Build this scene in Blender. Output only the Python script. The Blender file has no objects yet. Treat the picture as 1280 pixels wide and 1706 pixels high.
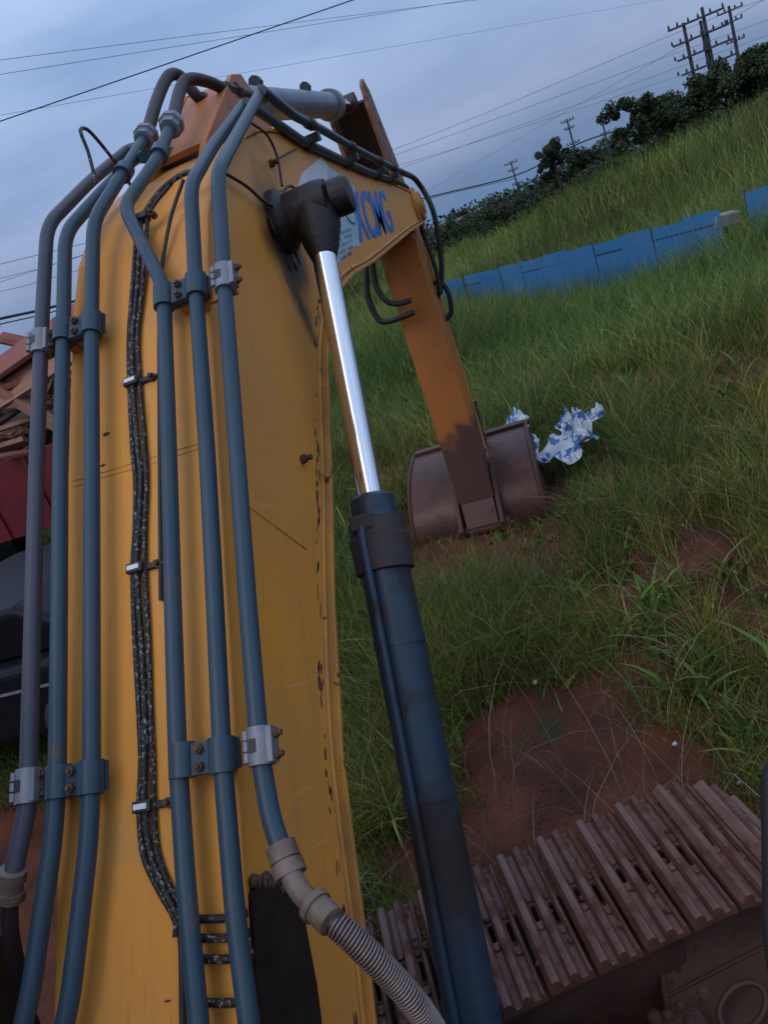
import bpy, bmesh, math, random
import numpy as np
from mathutils import Vector, Matrix

random.seed(7)
rng = np.random.default_rng(7)
S = bpy.context.scene
COL = S.collection
R = math.radians

# ------------------------------------------------------------------ measured points (metres; X right, Y along the boom, Z up)
PTS = {
  'L1': [[-1.366,1.032,1.594],[-1.357,1.055,1.619],[-1.333,1.121,1.691],[-1.334,1.167,1.741],[-1.348,1.651,2.27],[-1.353,1.952,2.598],[-1.349,2.22,2.891],[-1.33,2.545,3.014],[-1.3,2.863,3.12],[-1.2,2.792,3.089],[-1.1,2.796,3.021]],
  'L2': [[-1.332,0.831,1.374],[-1.307,0.883,1.432],[-1.262,1.071,1.636],[-1.256,1.159,1.732],[-1.264,1.423,2.021],[-1.274,1.682,2.303],[-1.277,1.952,2.598],[-1.281,2.179,2.846],[-1.25,2.409,2.941],[-1.2,2.66,3.046],[-1.12,2.547,3.012]],
  'L3': [[-1.231,0.827,1.37],[-1.209,0.879,1.427],[-1.17,1.063,1.628],[-1.166,1.158,1.731],[-1.175,1.661,2.281],[-1.182,1.927,2.571],[-1.181,2.178,2.844],[-1.16,2.409,2.961],[-1.16,2.719,3.1]],
  'L3hose': [[-1.16,2.741,3.113],[-1.16,2.949,3.245],[-1.14,3.086,3.33],[-1.12,3.146,3.334],[-1.1,3.15,3.285],[-1.08,3.171,3.236],[-1.05,3.275,3.224],[-1.03,3.357,3.178]],
  'R1': [[-0.923,0.816,1.358],[-0.942,0.986,1.544],[-0.952,1.149,1.722],[-0.952,1.373,1.967],[-0.95,1.613,2.229],[-0.951,1.929,2.573],[-0.959,1.967,2.615],[-1.09,2.208,2.85],[-1.05,2.476,2.977],[-1.05,2.697,3.096]],
  'R1hose': [[-1.05,2.729,3.113],[-1.05,2.905,3.228],[-1.03,2.981,3.265],[-1.0,3.073,3.257],[-0.98,3.187,3.236],[-0.96,3.378,3.227],[-0.95,3.566,3.226]],
  'R2': [[-0.82,0.813,1.355],[-0.839,0.945,1.499],[-0.849,1.138,1.71],[-0.847,1.357,1.949],[-0.847,1.592,2.205],[-0.855,1.922,2.565],[-0.854,2.159,2.825],[-0.87,2.497,2.95],[-0.86,2.959,3.116],[-0.85,3.032,3.106]],
  'R3': [[-0.733,1.013,1.573],[-0.751,1.052,1.616],[-0.765,1.131,1.701],[-0.769,1.345,1.935],[-0.769,1.575,2.187],[-0.772,1.898,2.539],[-0.769,2.164,2.83],[-0.8,2.574,2.97],[-0.82,3.09,3.159]],
  'A': [[-0.8,3.015,3.143],[-0.8,3.351,3.082],[-0.8,3.756,3.058],[-0.8,4.38,3.003],[-0.8,5.194,2.95],[-0.8,5.798,2.911]],
  'B': [[-0.84,2.904,3.103],[-0.84,3.262,3.047],[-0.84,3.514,3.006],[-0.84,4.057,2.961],[-0.84,4.726,2.908],[-0.84,5.597,2.866]],
  'Ah': [[-0.8,5.798,2.911],[-0.812,6.6,2.856],[-0.762,6.6,2.601],[-0.817,6.6,2.241],[-0.893,6.6,2.016],[-0.957,6.6,1.935],[-0.947,6.6,1.775],[-0.874,6.6,1.803],[-0.847,6.6,1.948],[-0.878,6.6,2.061],[-0.98,6.6,2.071]],
  'Bh': [[-0.84,5.597,2.866],[-0.888,6.55,2.809],[-0.884,6.55,2.585],[-0.881,6.55,2.341],[-0.881,6.55,2.143],[-0.901,6.55,1.974]],
  'stickhose': [[-0.938,6.72,1.807],[-0.954,6.72,1.379],[-0.985,6.72,0.937],[-1.017,6.72,0.714]],
  'loop1': [[-1.287,6.1,2.518],[-1.336,6.1,2.362],[-1.391,6.1,2.176],[-1.377,6.1,2.01],[-1.335,6.1,1.957],[-1.212,6.1,1.944],[-1.083,6.1,1.95]],
  'loop2': [[-1.234,6.1,2.499],[-1.279,6.1,2.352],[-1.3,6.1,2.217],[-1.258,6.1,2.096],[-1.174,6.1,2.048],[-1.075,6.1,2.043]],
  'R3fit': [[-0.73,1.01,1.577],[-0.714,0.98,1.559],[-0.693,0.952,1.536],[-0.658,0.925,1.522]],
  'spiral': [[-0.658,0.925,1.522],[-0.615,0.9,1.495],[-0.58,0.885,1.449],[-0.554,0.879,1.397],[-0.533,0.872,1.345],[-0.521,0.871,1.27]],
  'L1fit': [[-1.366,1.032,1.594],[-1.389,1.017,1.548],[-1.415,1.0,1.485],[-1.446,0.995,1.405],[-1.486,1.001,1.309]],
  'clamps_low': [[-1.333,1.15,1.723],[-1.252,1.148,1.72],[-1.167,1.145,1.718],[-0.942,1.144,1.716],[-0.849,1.141,1.713],[-0.761,1.143,1.715]],
  'clamps_up': [[-1.352,1.934,2.579],[-1.277,1.941,2.587],[-1.182,1.934,2.578],[-0.951,1.929,2.573],[-0.853,1.925,2.569],[-0.769,1.916,2.559]],
  'ring1': [[-1.16,2.529,2.996]],
  'ring2': [[-1.05,2.524,2.999]],
  'cable': [[-1.051,2.203,2.801],[-1.067,2.041,2.624],[-1.084,1.937,2.511],[-1.086,1.835,2.399],[-1.074,1.712,2.265],[-1.064,1.642,2.189],[-1.073,1.557,2.096],[-1.08,1.486,2.019],[-1.071,1.378,1.9],[-1.064,1.268,1.78],[-1.065,1.191,1.697],[-1.068,1.135,1.635],[-1.055,1.071,1.566],[-1.024,1.024,1.515],[-0.991,0.986,1.473],[-0.985,0.965,1.45]],
  'cable_up': [[-1.045,2.191,2.8],[-1.015,2.219,2.831],[-0.963,2.248,2.862],[-0.902,2.258,2.873],[-0.853,2.249,2.863]],
  'cable_thin': [[-1.019,1.429,1.953],[-1.012,1.678,2.225],[-1.002,1.971,2.544],[-0.988,2.077,2.66],[-0.954,2.182,2.775],[-0.909,2.259,2.859]],
  'cable_low': [[-0.993,0.981,1.464],[-0.991,0.939,1.418],[-0.994,0.847,1.318]],
  'loopwire': [[-1.18,2.287,2.951],[-1.18,2.32,3.038],[-1.18,2.329,3.098],[-1.18,2.36,3.111],[-1.18,2.397,3.094],[-1.18,2.459,3.02],[-1.18,2.495,2.952],[-1.18,2.493,2.863]],
  'sidewire': [[-0.835,2.395,2.856],[-0.835,2.551,2.816],[-0.835,2.671,2.765],[-0.835,2.774,2.751],[-0.835,2.918,2.795],[-0.835,3.063,2.817],[-0.835,3.125,2.783]],
  'sidewire2': [[-0.835,2.867,3.03],[-0.835,2.997,2.999],[-0.835,3.022,2.922],[-0.835,2.946,2.817]],
  'sidewire3': [[-0.835,2.974,2.907],[-0.835,3.14,2.935],[-0.835,3.342,2.966]],
  'ties': [[-1.086,1.838,2.402],[-1.08,1.488,2.021],[-1.068,1.132,1.632]],
  'ties_low': [[-0.912,0.977,1.475],[-0.91,0.955,1.451],[-0.903,0.931,1.425],[-0.907,0.884,1.373]],
  'seam': [[-1.287,1.692,2.21],[-1.202,1.692,2.211],[-1.055,1.687,2.205],[-0.898,1.686,2.204]],
  'seam2': [[-1.287,1.703,2.223],[-1.202,1.701,2.221],[-1.055,1.699,2.218],[-0.897,1.695,2.214]],
  'sideseam': [[-0.86,1.707,2.028],[-0.86,1.804,1.927],[-0.86,1.928,1.798]],
  'darkpatch': [[-0.86,1.018,1.464],[-0.86,1.057,1.468],[-0.86,1.114,1.421],[-0.86,1.149,1.349],[-0.86,1.153,1.301],[-0.86,1.119,1.242],[-0.86,1.073,1.157],[-0.86,1.019,1.086],[-0.86,0.873,1.301],[-0.86,0.951,1.386]],
  'white1': [[-0.86,3.265,2.832],[-0.86,3.388,2.881],[-0.86,3.83,2.96],[-0.86,3.896,2.926],[-0.86,3.699,2.774],[-0.86,3.22,2.78]],
  'white2': [[-0.86,3.618,2.722],[-0.86,3.896,2.926],[-0.86,4.35,2.83],[-0.86,3.99,2.533],[-0.86,3.789,2.541],[-0.86,3.319,2.477]],
  'xcmg': [[-0.86,3.931,2.567],[-0.86,5.083,2.542],[-0.86,5.246,2.814],[-0.86,4.338,2.805]],
  'pin': [[-0.72,2.871,2.7],[-0.72,3.477,2.788]],
  'bk': [[-0.962,6.9,0.689],[-0.609,6.9,0.632],[-1.633,6.9,0.632],[-0.607,6.9,-0.468],[-1.729,6.4,-0.016],[-0.707,6.4,-0.091],[-0.563,6.4,-0.253],[-1.524,6.4,0.741]],
  'sackA': [[-0.94,9.089,0.2],[-0.753,8.83,0.2],[-0.68,8.029,0.2],[-0.558,7.394,0.2],[-0.536,6.917,0.2],[-0.263,6.769,0.2],[-0.213,7.171,0.2],[-0.354,7.263,0.2],[-0.679,7.038,0.2]],
  'sackB': [[-0.322,8.25,0.3],[-0.01,7.666,0.3],[-0.056,6.81,0.3],[-0.306,7.047,0.3]],
  'scraps': [[-0.945,4.471,-0.18],[-0.037,3.249,-0.18],[0.393,5.228,-0.18],[0.255,4.413,-0.18],[0.188,2.953,-0.18],[-0.724,3.937,-0.18],[0.37,4.235,-0.18],[-0.189,4.151,-0.18]],
  'fence': [[-2.365,22.25,0.95],[0.926,18.241,0.95],[3.132,16.247,0.95],[3.834,17.094,0.95],[4.684,16.749,0.95]],
  'block': [[3.279,16.5,0.709]],
  'track': [[-0.714,1.773,0.7],[-0.57,1.347,0.7],[-0.006,2.037,0.7],[0.119,1.758,0.7]],
  'plate': [[-0.237,1.981,0.22],[0.156,2.107,0.26],[0.071,1.693,0.06],[-0.268,1.647,0.0]],
  'rail': [[0.102,0.994,1.6],[0.066,0.851,1.6],[0.035,0.727,1.6]],
  'trees': [([5.332,46.0,0.974],[6.23,46.0,4.787],2.35),([7.263,50.0,0.633],[8.194,50.0,4.81],2.37),([9.257,52.0,1.297],[10.089,52.0,5.256],2.72),([10.37,50.0,1.436],[11.143,50.0,5.342],2.58),([11.273,47.0,0.921],[11.968,47.0,4.721],2.92),([13.212,50.0,0.675],[13.952,50.0,4.972],3.06),([13.814,48.0,0.469],[14.501,48.0,4.713],2.64),([0.819,52.0,1.073],[1.765,52.0,4.469],1.32),([2.124,55.0,0.532],[2.889,55.0,3.386],1.92),([3.602,58.0,0.13],[4.09,58.0,2.025],2.21),([5.405,60.0,0.057],[5.819,60.0,1.741],2.26),([-0.56,56.0,-0.517],[0.215,56.0,2.19],2.2),([-9.735,85.0,-0.478],[-8.838,85.0,2.216],2.35),([-8.326,90.0,-1.021],[-7.275,90.0,2.229],2.76),([-6.222,88.0,-1.299],[-5.141,88.0,2.151],2.67),([-3.578,80.0,-1.107],[-2.76,80.0,1.601],2.68),([-1.708,70.0,-1.165],[-0.845,70.0,1.785],2.08)],
  'poles': [[[-1.459,120.0,6.856],[-1.832,120.0,0.565]],[[6.569,110.0,8.636],[6.908,110.0,3.626]],[[11.0,115.0,7.032],[11.178,115.0,2.424]],[[15.785,80.0,10.586],[15.799,80.0,6.14]],[[17.123,82.0,10.215],[17.07,82.0,5.988]],[[17.425,80.0,11.143],[17.467,80.0,5.976]],[[20.674,85.0,10.906],[20.635,85.0,6.917]],[[-3.584,110.0,1.421],[-3.866,110.0,-0.602]]],
  'wires': [[[-9.72,12.192,6.5],[-7.864,13.009,6.5],[-2.022,15.611,6.5],[0.247,16.616,6.5]],[[-21.542,26.207,14.0],[-17.824,31.413,14.0],[-11.193,40.67,14.0],[-0.886,55.215,14.0],[8.597,68.536,14.0]],[[-21.962,26.228,13.5],[-17.967,31.197,13.5],[-0.498,53.041,13.5],[8.074,63.755,13.5]],[[-24.261,27.855,13.0],[-20.128,33.506,13.0],[3.54,65.638,13.0],[40.413,115.804,13.0]]],
  'bundle': [[-27.49,23.414,6.2],[-29.8,40.229,6.2],[-30.086,49.0,6.2],[-26.609,72.102,6.2],[-14.452,108.0,6.209],[-1.262,118.0,4.774],[7.007,109.0,5.376],[14.456,112.0,5.046],[30.679,110.0,3.998]],
  'bundle2': [[-28.772,24.329,6.1],[-31.39,42.14,6.1],[-31.827,51.562,6.1],[-28.692,77.289,6.1],[-14.525,108.0,6.002],[-1.37,118.0,4.406]],
  'wires_mid': [[[-33.784,43.884,9.0],[-30.053,52.173,9.0],[-11.342,70.899,9.0],[18.067,86.896,9.0],[39.45,98.435,9.0]],[[-34.715,44.498,8.4],[-31.471,53.84,8.4],[-12.361,78.167,8.4],[19.877,96.94,8.4],[44.946,112.608,8.4]],[[-28.22,37.168,8.6],[-9.002,80.627,8.6],[23.533,117.629,8.6],[66.476,167.348,8.6]],[[-38.863,50.116,9.5],[-10.828,72.102,9.5],[16.953,74.647,9.5],[28.866,82.931,9.5]],[[-21.229,170.249,9.0],[18.229,74.725,9.0],[23.962,68.547,9.0]]],
  'house': [[-13.602,130.0,1.811],[-11.607,130.0,-1.292]],
  'car': [[-4.038,4.1,1.294],[-3.785,4.1,1.203],[-4.092,4.1,1.041],[-4.859,4.1,-0.191]],
  'truck': [[-5.247,7.0,3.047],[-4.472,7.0,2.725],[-6.055,7.0,1.769],[-5.102,7.0,1.621],[-6.531,7.0,1.016]],
  'CAM': [[0.92428,0.25637,0.28282],[0.17189,0.38201,-0.90803],[-0.34083,0.88789,0.30902]],
}
# ------------------------------------------------------------------ camera
CAM_H = 2.5
cam = bpy.data.objects.new('camera', bpy.data.cameras.new('camera'))
COL.objects.link(cam)
cr = PTS['CAM']
cam.matrix_world = Matrix(((cr[0][0], cr[0][1], cr[0][2], 0), (cr[1][0], cr[1][1], cr[1][2], 0),
                           (cr[2][0], cr[2][1], cr[2][2], CAM_H), (0, 0, 0, 1)))
cam.data.sensor_fit = 'VERTICAL'
cam.data.sensor_height = 24
cam.data.lens = 24 * 1281 / 1706
cam.data.clip_start = 0.02
cam.data.clip_end = 4000
S.camera = cam

# ------------------------------------------------------------------ sky, sun, exposure
SUN_AZ, SUN_EL = R(-158), R(50)          # azimuth clockwise from +Y
w = bpy.data.worlds.new('World'); S.world = w; w.use_nodes = True
nt = w.node_tree; nt.nodes.clear()
def wn(t, **k):
    n = nt.nodes.new(t)
    for a, b in k.items(): setattr(n, a, b)
    return n
out = wn('ShaderNodeOutputWorld'); bg = wn('ShaderNodeBackground')
sky = wn('ShaderNodeTexSky', sky_type='NISHITA', sun_disc=False)
sky.sun_elevation = R(10); sky.sun_rotation = SUN_AZ; sky.air_density = 1.4; sky.dust_density = 2.0; sky.ozone_density = 3.0
tc = wn('ShaderNodeTexCoord')
sep = wn('ShaderNodeSeparateXYZ'); nt.links.new(tc.outputs['Generated'], sep.inputs[0])
el = wn('ShaderNodeValToRGB')           # overcast dusk sky: dark blue low down, paler overhead
el.color_ramp.elements[0].position = 0.0; el.color_ramp.elements[0].color = (1.15, 2.25, 4.1, 1)
el.color_ramp.elements[1].position = 0.60; el.color_ramp.elements[1].color = (6.6, 8.8, 12.8, 1)
e = el.color_ramp.elements.new(0.10); e.color = (2.9, 3.9, 6.2, 1)
e = el.color_ramp.elements.new(0.26); e.color = (3.5, 5.1, 8.0, 1)
nt.links.new(sep.outputs['Z'], el.inputs[0])
mp = wn('ShaderNodeMapping'); mp.inputs['Scale'].default_value = (1.1, 1.1, 4.2); mp.inputs['Rotation'].default_value = (0, R(9), 0)
nt.links.new(tc.outputs['Generated'], mp.inputs[0])
nz = wn('ShaderNodeTexNoise'); nz.inputs['Scale'].default_value = 1.7; nz.inputs['Detail'].default_value = 7; nz.inputs['Roughness'].default_value = 0.5
nt.links.new(mp.outputs[0], nz.inputs['Vector'])
cl = wn('ShaderNodeValToRGB')
cl.color_ramp.elements[0].position = 0.38; cl.color_ramp.elements[0].color = (0.76, 0.80, 0.86, 1)
cl.color_ramp.elements[1].position = 0.64; cl.color_ramp.elements[1].color = (1.30, 1.18, 1.14, 1)
nt.links.new(nz.outputs['Fac'], cl.inputs[0])
mul = wn('ShaderNodeMix', data_type='RGBA', blend_type='MULTIPLY'); mul.inputs[0].default_value = 1
nt.links.new(el.outputs[0], mul.inputs[6]); nt.links.new(cl.outputs[0], mul.inputs[7])
mx = wn('ShaderNodeMix', data_type='RGBA'); mx.inputs[0].default_value = 0.90
nt.links.new(sky.outputs[0], mx.inputs[6]); nt.links.new(mul.outputs[2], mx.inputs[7])
nt.links.new(mx.outputs[2], bg.inputs[0]); bg.inputs[1].default_value = 0.10
nt.links.new(bg.outputs[0], out.inputs[0])

sun = bpy.data.objects.new('sun', bpy.data.lights.new('sun', 'SUN')); COL.objects.link(sun)
sun.data.energy = 0.78; sun.data.angle = R(35); sun.data.color = (1.0, 0.83, 0.66)
sd = Vector((math.sin(SUN_AZ) * math.cos(SUN_EL), math.cos(SUN_AZ) * math.cos(SUN_EL), math.sin(SUN_EL)))
sun.rotation_euler = sd.to_track_quat('Z', 'Y').to_euler()
S.cycles.max_bounces = 4; S.cycles.diffuse_bounces = 2; S.cycles.glossy_bounces = 3; S.cycles.transmission_bounces = 2; S.cycles.caustics_reflective = False
S.view_settings.view_transform = 'Standard'; S.view_settings.look = 'None'
S.view_settings.exposure = 0.0; S.view_settings.gamma = 1.0
try: S.view_settings.use_curve_mapping = False
except Exception: pass

# ------------------------------------------------------------------ materials
MATS = {}
def mat(name, c1, c2=None, scale=6.0, rough=0.6, metal=0.0, bump=0.0, bscale=60.0, patch=None, patch2=None, spec=0.4, rvar=0.0, attr=None, stretch=None, trans=0.0):
    m = bpy.data.materials.new(name); m.use_nodes = True; t = m.node_tree; N = t.nodes; L = t.links
    b = N['Principled BSDF']; b.inputs['Metallic'].default_value = metal; b.inputs['Roughness'].default_value = rough
    b.inputs['Specular IOR Level'].default_value = spec
    co = N.new('ShaderNodeTexCoord'); vec = co.outputs['Object']
    if stretch:
        mpp = N.new('ShaderNodeMapping'); mpp.inputs['Scale'].default_value = stretch; L.new(vec, mpp.inputs[0]); vec = mpp.outputs[0]
    def noise(sc, det=5, ro=0.55):
        n = N.new('ShaderNodeTexNoise'); n.inputs['Scale'].default_value = sc; n.inputs['Detail'].default_value = det; n.inputs['Roughness'].default_value = ro
        L.new(vec, n.inputs['Vector']); return n.outputs['Fac']
    def ramp(f, p0, p1):
        r = N.new('ShaderNodeMapRange'); r.interpolation_type = 'SMOOTHSTEP'; L.new(f, r.inputs[0]); r.inputs[1].default_value = p0; r.inputs[2].default_value = p1; return r.outputs[0]
    def mixc(f, a, bb):
        x = N.new('ShaderNodeMix'); x.data_type = 'RGBA'
        if f is not None: L.new(f, x.inputs[0])
        for k, v in ((6, a), (7, bb)):
            if isinstance(v, tuple): x.inputs[k].default_value = (*v, 1)
            else: L.new(v, x.inputs[k])
        return x.outputs[2]
    if attr:
        a = N.new('ShaderNodeAttribute'); a.attribute_name = attr; col = a.outputs['Color']
    else:
        col = mixc(ramp(noise(scale), 0.3, 0.7), c1, c2 or c1)
    rsock = None
    for p in (patch, patch2):
        if p:
            f = ramp(noise(p[1], 8, 0.65), p[2], p[2] + p[3]); col = mixc(f, col, p[0])
            if len(p) > 4:
                rr = N.new('ShaderNodeMapRange'); L.new(f, rr.inputs[0]); rr.inputs[3].default_value = rough; rr.inputs[4].default_value = p[4]; rsock = rr.outputs[0]
                if metal:
                    mm = N.new('ShaderNodeMapRange'); L.new(f, mm.inputs[0]); mm.inputs[3].default_value = metal; mm.inputs[4].default_value = 0; L.new(mm.outputs[0], b.inputs['Metallic'])
    L.new(col, b.inputs['Base Color'])
    if rsock: L.new(rsock, b.inputs['Roughness'])
    elif rvar:
        rr = N.new('ShaderNodeMapRange'); L.new(noise(scale * 4), rr.inputs[0]); rr.inputs[3].default_value = rough - rvar; rr.inputs[4].default_value = rough + rvar; L.new(rr.outputs[0], b.inputs['Roughness'])
    if bump:
        bp = N.new('ShaderNodeBump'); bp.inputs['Strength'].default_value = bump; bp.inputs['Distance'].default_value = 0.01; L.new(noise(bscale, 6), bp.inputs['Height']); L.new(bp.outputs[0], b.inputs['Normal'])
    if trans:
        tr = N.new('ShaderNodeBsdfTranslucent'); L.new(col, tr.inputs[0]); ms = N.new('ShaderNodeMixShader'); ms.inputs[0].default_value = trans
        L.new(b.outputs[0], ms.inputs[1]); L.new(tr.outputs[0], ms.inputs[2]); L.new(ms.outputs[0], N['Material Output'].inputs[0])
    MATS[name] = m
    return m
RUST = (0.085, 0.032, 0.016)
YEL = mat('boom_paint', (0.73, 0.305, 0.044), (0.65, 0.28, 0.060), 2.2, 0.48, spec=0.3, bump=0.08, bscale=24, patch=((0.58, 0.29, 0.085), 3.5, 0.54, 0.2), patch2=((0.12, 0.05, 0.02), 11, 0.725, 0.025, 0.8), rvar=0.1)
YELEDGE = mat('edge_paint', (0.62, 0.28, 0.045), (0.42, 0.20, 0.06), 9, 0.5, bump=0.15, bscale=50, patch=(RUST, 14, 0.60, 0.06, 0.85))
PIPE = mat('pipe_paint', (0.028, 0.058, 0.086), (0.036, 0.066, 0.090), 5, 0.42, spec=0.3, patch=((0.075, 0.068, 0.070), 8, 0.57, 0.14, 0.65), patch2=((0.15, 0.085, 0.065), 15, 0.70, 0.03, 0.8), bump=0.03, bscale=90)
PIPEG = mat('pipe_grey_paint', (0.066, 0.064, 0.084), (0.046, 0.060, 0.080), 4, 0.45, spec=0.3, patch=((0.15, 0.10, 0.08), 6, 0.60, 0.12, 0.7), bump=0.04, bscale=80)
CLAMPG = mat('galvanised_clamp', (0.22, 0.235, 0.27), (0.17, 0.18, 0.20), 20, 0.5, metal=0.25, bump=0.1, patch=((0.15, 0.08, 0.05), 16, 0.62, 0.1, 0.8))
BOLT = mat('rusty_bolt', (0.075, 0.045, 0.035), (0.13, 0.075, 0.045), 40, 0.75, metal=0.2, bump=0.3, bscale=120)
RUBBER = mat('black_rubber', (0.018, 0.018, 0.020), (0.035, 0.032, 0.032), 14, 0.55, bump=0.1, bscale=140)
HOSER = mat('weathered_hose', (0.050, 0.028, 0.030), (0.026, 0.020, 0.024), 9, 0.5, bump=0.1, bscale=120)
CABLE = mat('speckled_cable', (0.012, 0.011, 0.012), (0.02, 0.018, 0.018), 20, 0.6, patch=((0.27, 0.24, 0.23), 130, 0.555, 0.05, 0.8), bump=0.2, bscale=150)
WHITE = mat('white_label', (0.70, 0.72, 0.74), (0.60, 0.62, 0.65), 10, 0.5)
CHROME = mat('chrome_rod', (0.74, 0.75, 0.76), (0.66, 0.67, 0.68), 6, 0.15, metal=1.0, rvar=0.06, stretch=(1, 1, 0.2))
CYLB = mat('cylinder_paint', (0.020, 0.044, 0.074), (0.026, 0.042, 0.062), 3, 0.34, patch=((0.022, 0.017, 0.016), 2.6, 0.46, 0.14, 0.65), bump=0.05, bscale=70)
CYLG = mat('cylinder_grey', (0.16, 0.19, 0.23), (0.12, 0.14, 0.17), 5, 0.42, patch=((0.08, 0.05, 0.04), 6, 0.64, 0.1, 0.8), bump=0.05)
HEAD = mat('gland_dirty', (0.045, 0.033, 0.030), (0.030, 0.034, 0.042), 6, 0.55, bump=0.2, bscale=60)
GREASE = mat('grease', (0.010, 0.008, 0.008), (0.026, 0.017, 0.012), 10, 0.5, bump=0.5, bscale=30)
ARMP = mat('arm_paint', (0.42, 0.135, 0.018), (0.35, 0.118, 0.022), 3, 0.5, bump=0.06, patch=((0.20, 0.08, 0.025), 5, 0.60, 0.12, 0.8))
EARM = mat('weathered_ear', (0.24, 0.115, 0.055), (0.16, 0.075, 0.045), 5, 0.6, bump=0.15, patch=(RUST, 7, 0.52, 0.12, 0.85))
STEELR = mat('rusty_steel', (0.095, 0.036, 0.025), (0.062, 0.027, 0.020), 4, 0.55, metal=0.08, spec=0.3, bump=0.15, bscale=40, patch=((0.12, 0.05, 0.03), 9, 0.58, 0.1, 0.75))
BLADE = mat('bucket_steel', (0.090, 0.032, 0.023), (0.048, 0.019, 0.014), 4, 0.42, metal=0.08, spec=0.35, bump=0.5, bscale=9, patch=((0.10, 0.045, 0.028), 6, 0.56, 0.12, 0.7))
SHOE = mat('track_steel', (0.165, 0.082, 0.062), (0.090, 0.040, 0.028), 7, 0.40, metal=0.15, spec=0.35, bump=0.3, bscale=45, patch=((0.085, 0.032, 0.018), 9, 0.50, 0.12, 0.9), patch2=((0.19, 0.125, 0.095), 26, 0.64, 0.05))
MUD = mat('caked_mud', (0.085, 0.038, 0.026), (0.055, 0.026, 0.019), 7, 0.9, bump=0.8, bscale=24)
MUDPL = mat('muddy_plate', (0.075, 0.036, 0.024), (0.055, 0.027, 0.019), 5, 0.75, bump=0.3, bscale=18, stretch=(1, 3, 1))
DARKM = mat('black_frame', (0.012, 0.013, 0.014), (0.018, 0.016, 0.016), 5, 0.5)
GLASS = mat('dark_glass', (0.008, 0.009, 0.012), None, 4, 0.18, spec=0.2)
BLUEFILM = mat('blue_lettering', (0.015, 0.14, 0.50), (0.02, 0.17, 0.50), 12, 0.45, patch=((0.10, 0.20, 0.40), 10, 0.62, 0.06))
PALE = mat('pale_sticker', (0.40, 0.52, 0.58), (0.34, 0.44, 0.50), 6, 0.5, patch=((0.42, 0.30, 0.16), 9, 0.66, 0.03))
TEAL = mat('teal_print', (0.02, 0.20, 0.24), None, 6, 0.5)
TANF = mat('tan_fitting', (0.20, 0.155, 0.125), (0.13, 0.085, 0.065), 14, 0.6, metal=0.2, bump=0.2, patch=((0.085, 0.04, 0.025), 12, 0.60, 0.1))
SPRING = mat('spiral_guard', (0.30, 0.25, 0.23), (0.20, 0.15, 0.13), 20, 0.45, metal=0.4)
FENCE = mat('blue_sheet_metal', (0.032, 0.170, 0.370), (0.055, 0.195, 0.385), 1.2, 0.42, bump=0.03, patch=((0.09, 0.19, 0.31), 1.4, 0.50, 0.2), patch2=((0.06, 0.07, 0.07), 5, 0.66, 0.1))
POLE = mat('concrete_pole', (0.055, 0.058, 0.065), (0.040, 0.042, 0.048), 3, 0.8)
WIRE = mat('wire_black', (0.012, 0.013, 0.016), None, 3, 0.6)
BARK = mat('bark', (0.06, 0.045, 0.035), (0.04, 0.03, 0.022), 6, 0.9, bump=0.4)
WOOD = mat('broken_timber', (0.42, 0.21, 0.13), (0.27, 0.14, 0.095), 3, 0.8, bump=0.4, bscale=30, stretch=(1, 14, 14))
WOODG = mat('grey_timber', (0.20, 0.17, 0.15), (0.12, 0.095, 0.085), 3, 0.85, bump=0.4, bscale=30, stretch=(1, 14, 14))
WOODR = mat('red_timber', (0.30, 0.095, 0.065), (0.20, 0.07, 0.05), 3, 0.8, bump=0.4, bscale=30, stretch=(1, 14, 14))
REDP = mat('red_truck_paint', (0.16, 0.014, 0.018), (0.12, 0.012, 0.016), 2, 0.45, patch=((0.05, 0.015, 0.012), 3, 0.6, 0.12))
CARP = mat('dark_car_paint', (0.007, 0.008, 0.012), None, 2, 0.45, spec=0.15)
SACK = mat('woven_sack', (0.60, 0.63, 0.66), (0.44, 0.47, 0.50), 8, 0.6, bump=0.3, bscale=200, stretch=(1, .35, 1), patch=((0.04, 0.13, 0.32), 11, 0.52, 0.03), patch2=((0.20, 0.15, 0.12), 5, 0.66, 0.08))
PAPER = mat('white_scrap', (0.62, 0.62, 0.60), (0.5, 0.48, 0.45), 30, 0.8)
CONC = mat('pale_concrete', (0.24, 0.24, 0.25), (0.16, 0.15, 0.15), 5, 0.85, bump=0.3)
WALLP = mat('far_wall', (0.40, 0.40, 0.42), (0.34, 0.34, 0.36), 0.5, 0.8)
LEAFG = mat('grass_blades', None, attr='Col', rough=0.6, spec=0.2)
LEAFT = mat('tree_leaves', None, attr='Col', rough=0.6, spec=0.15)

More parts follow.
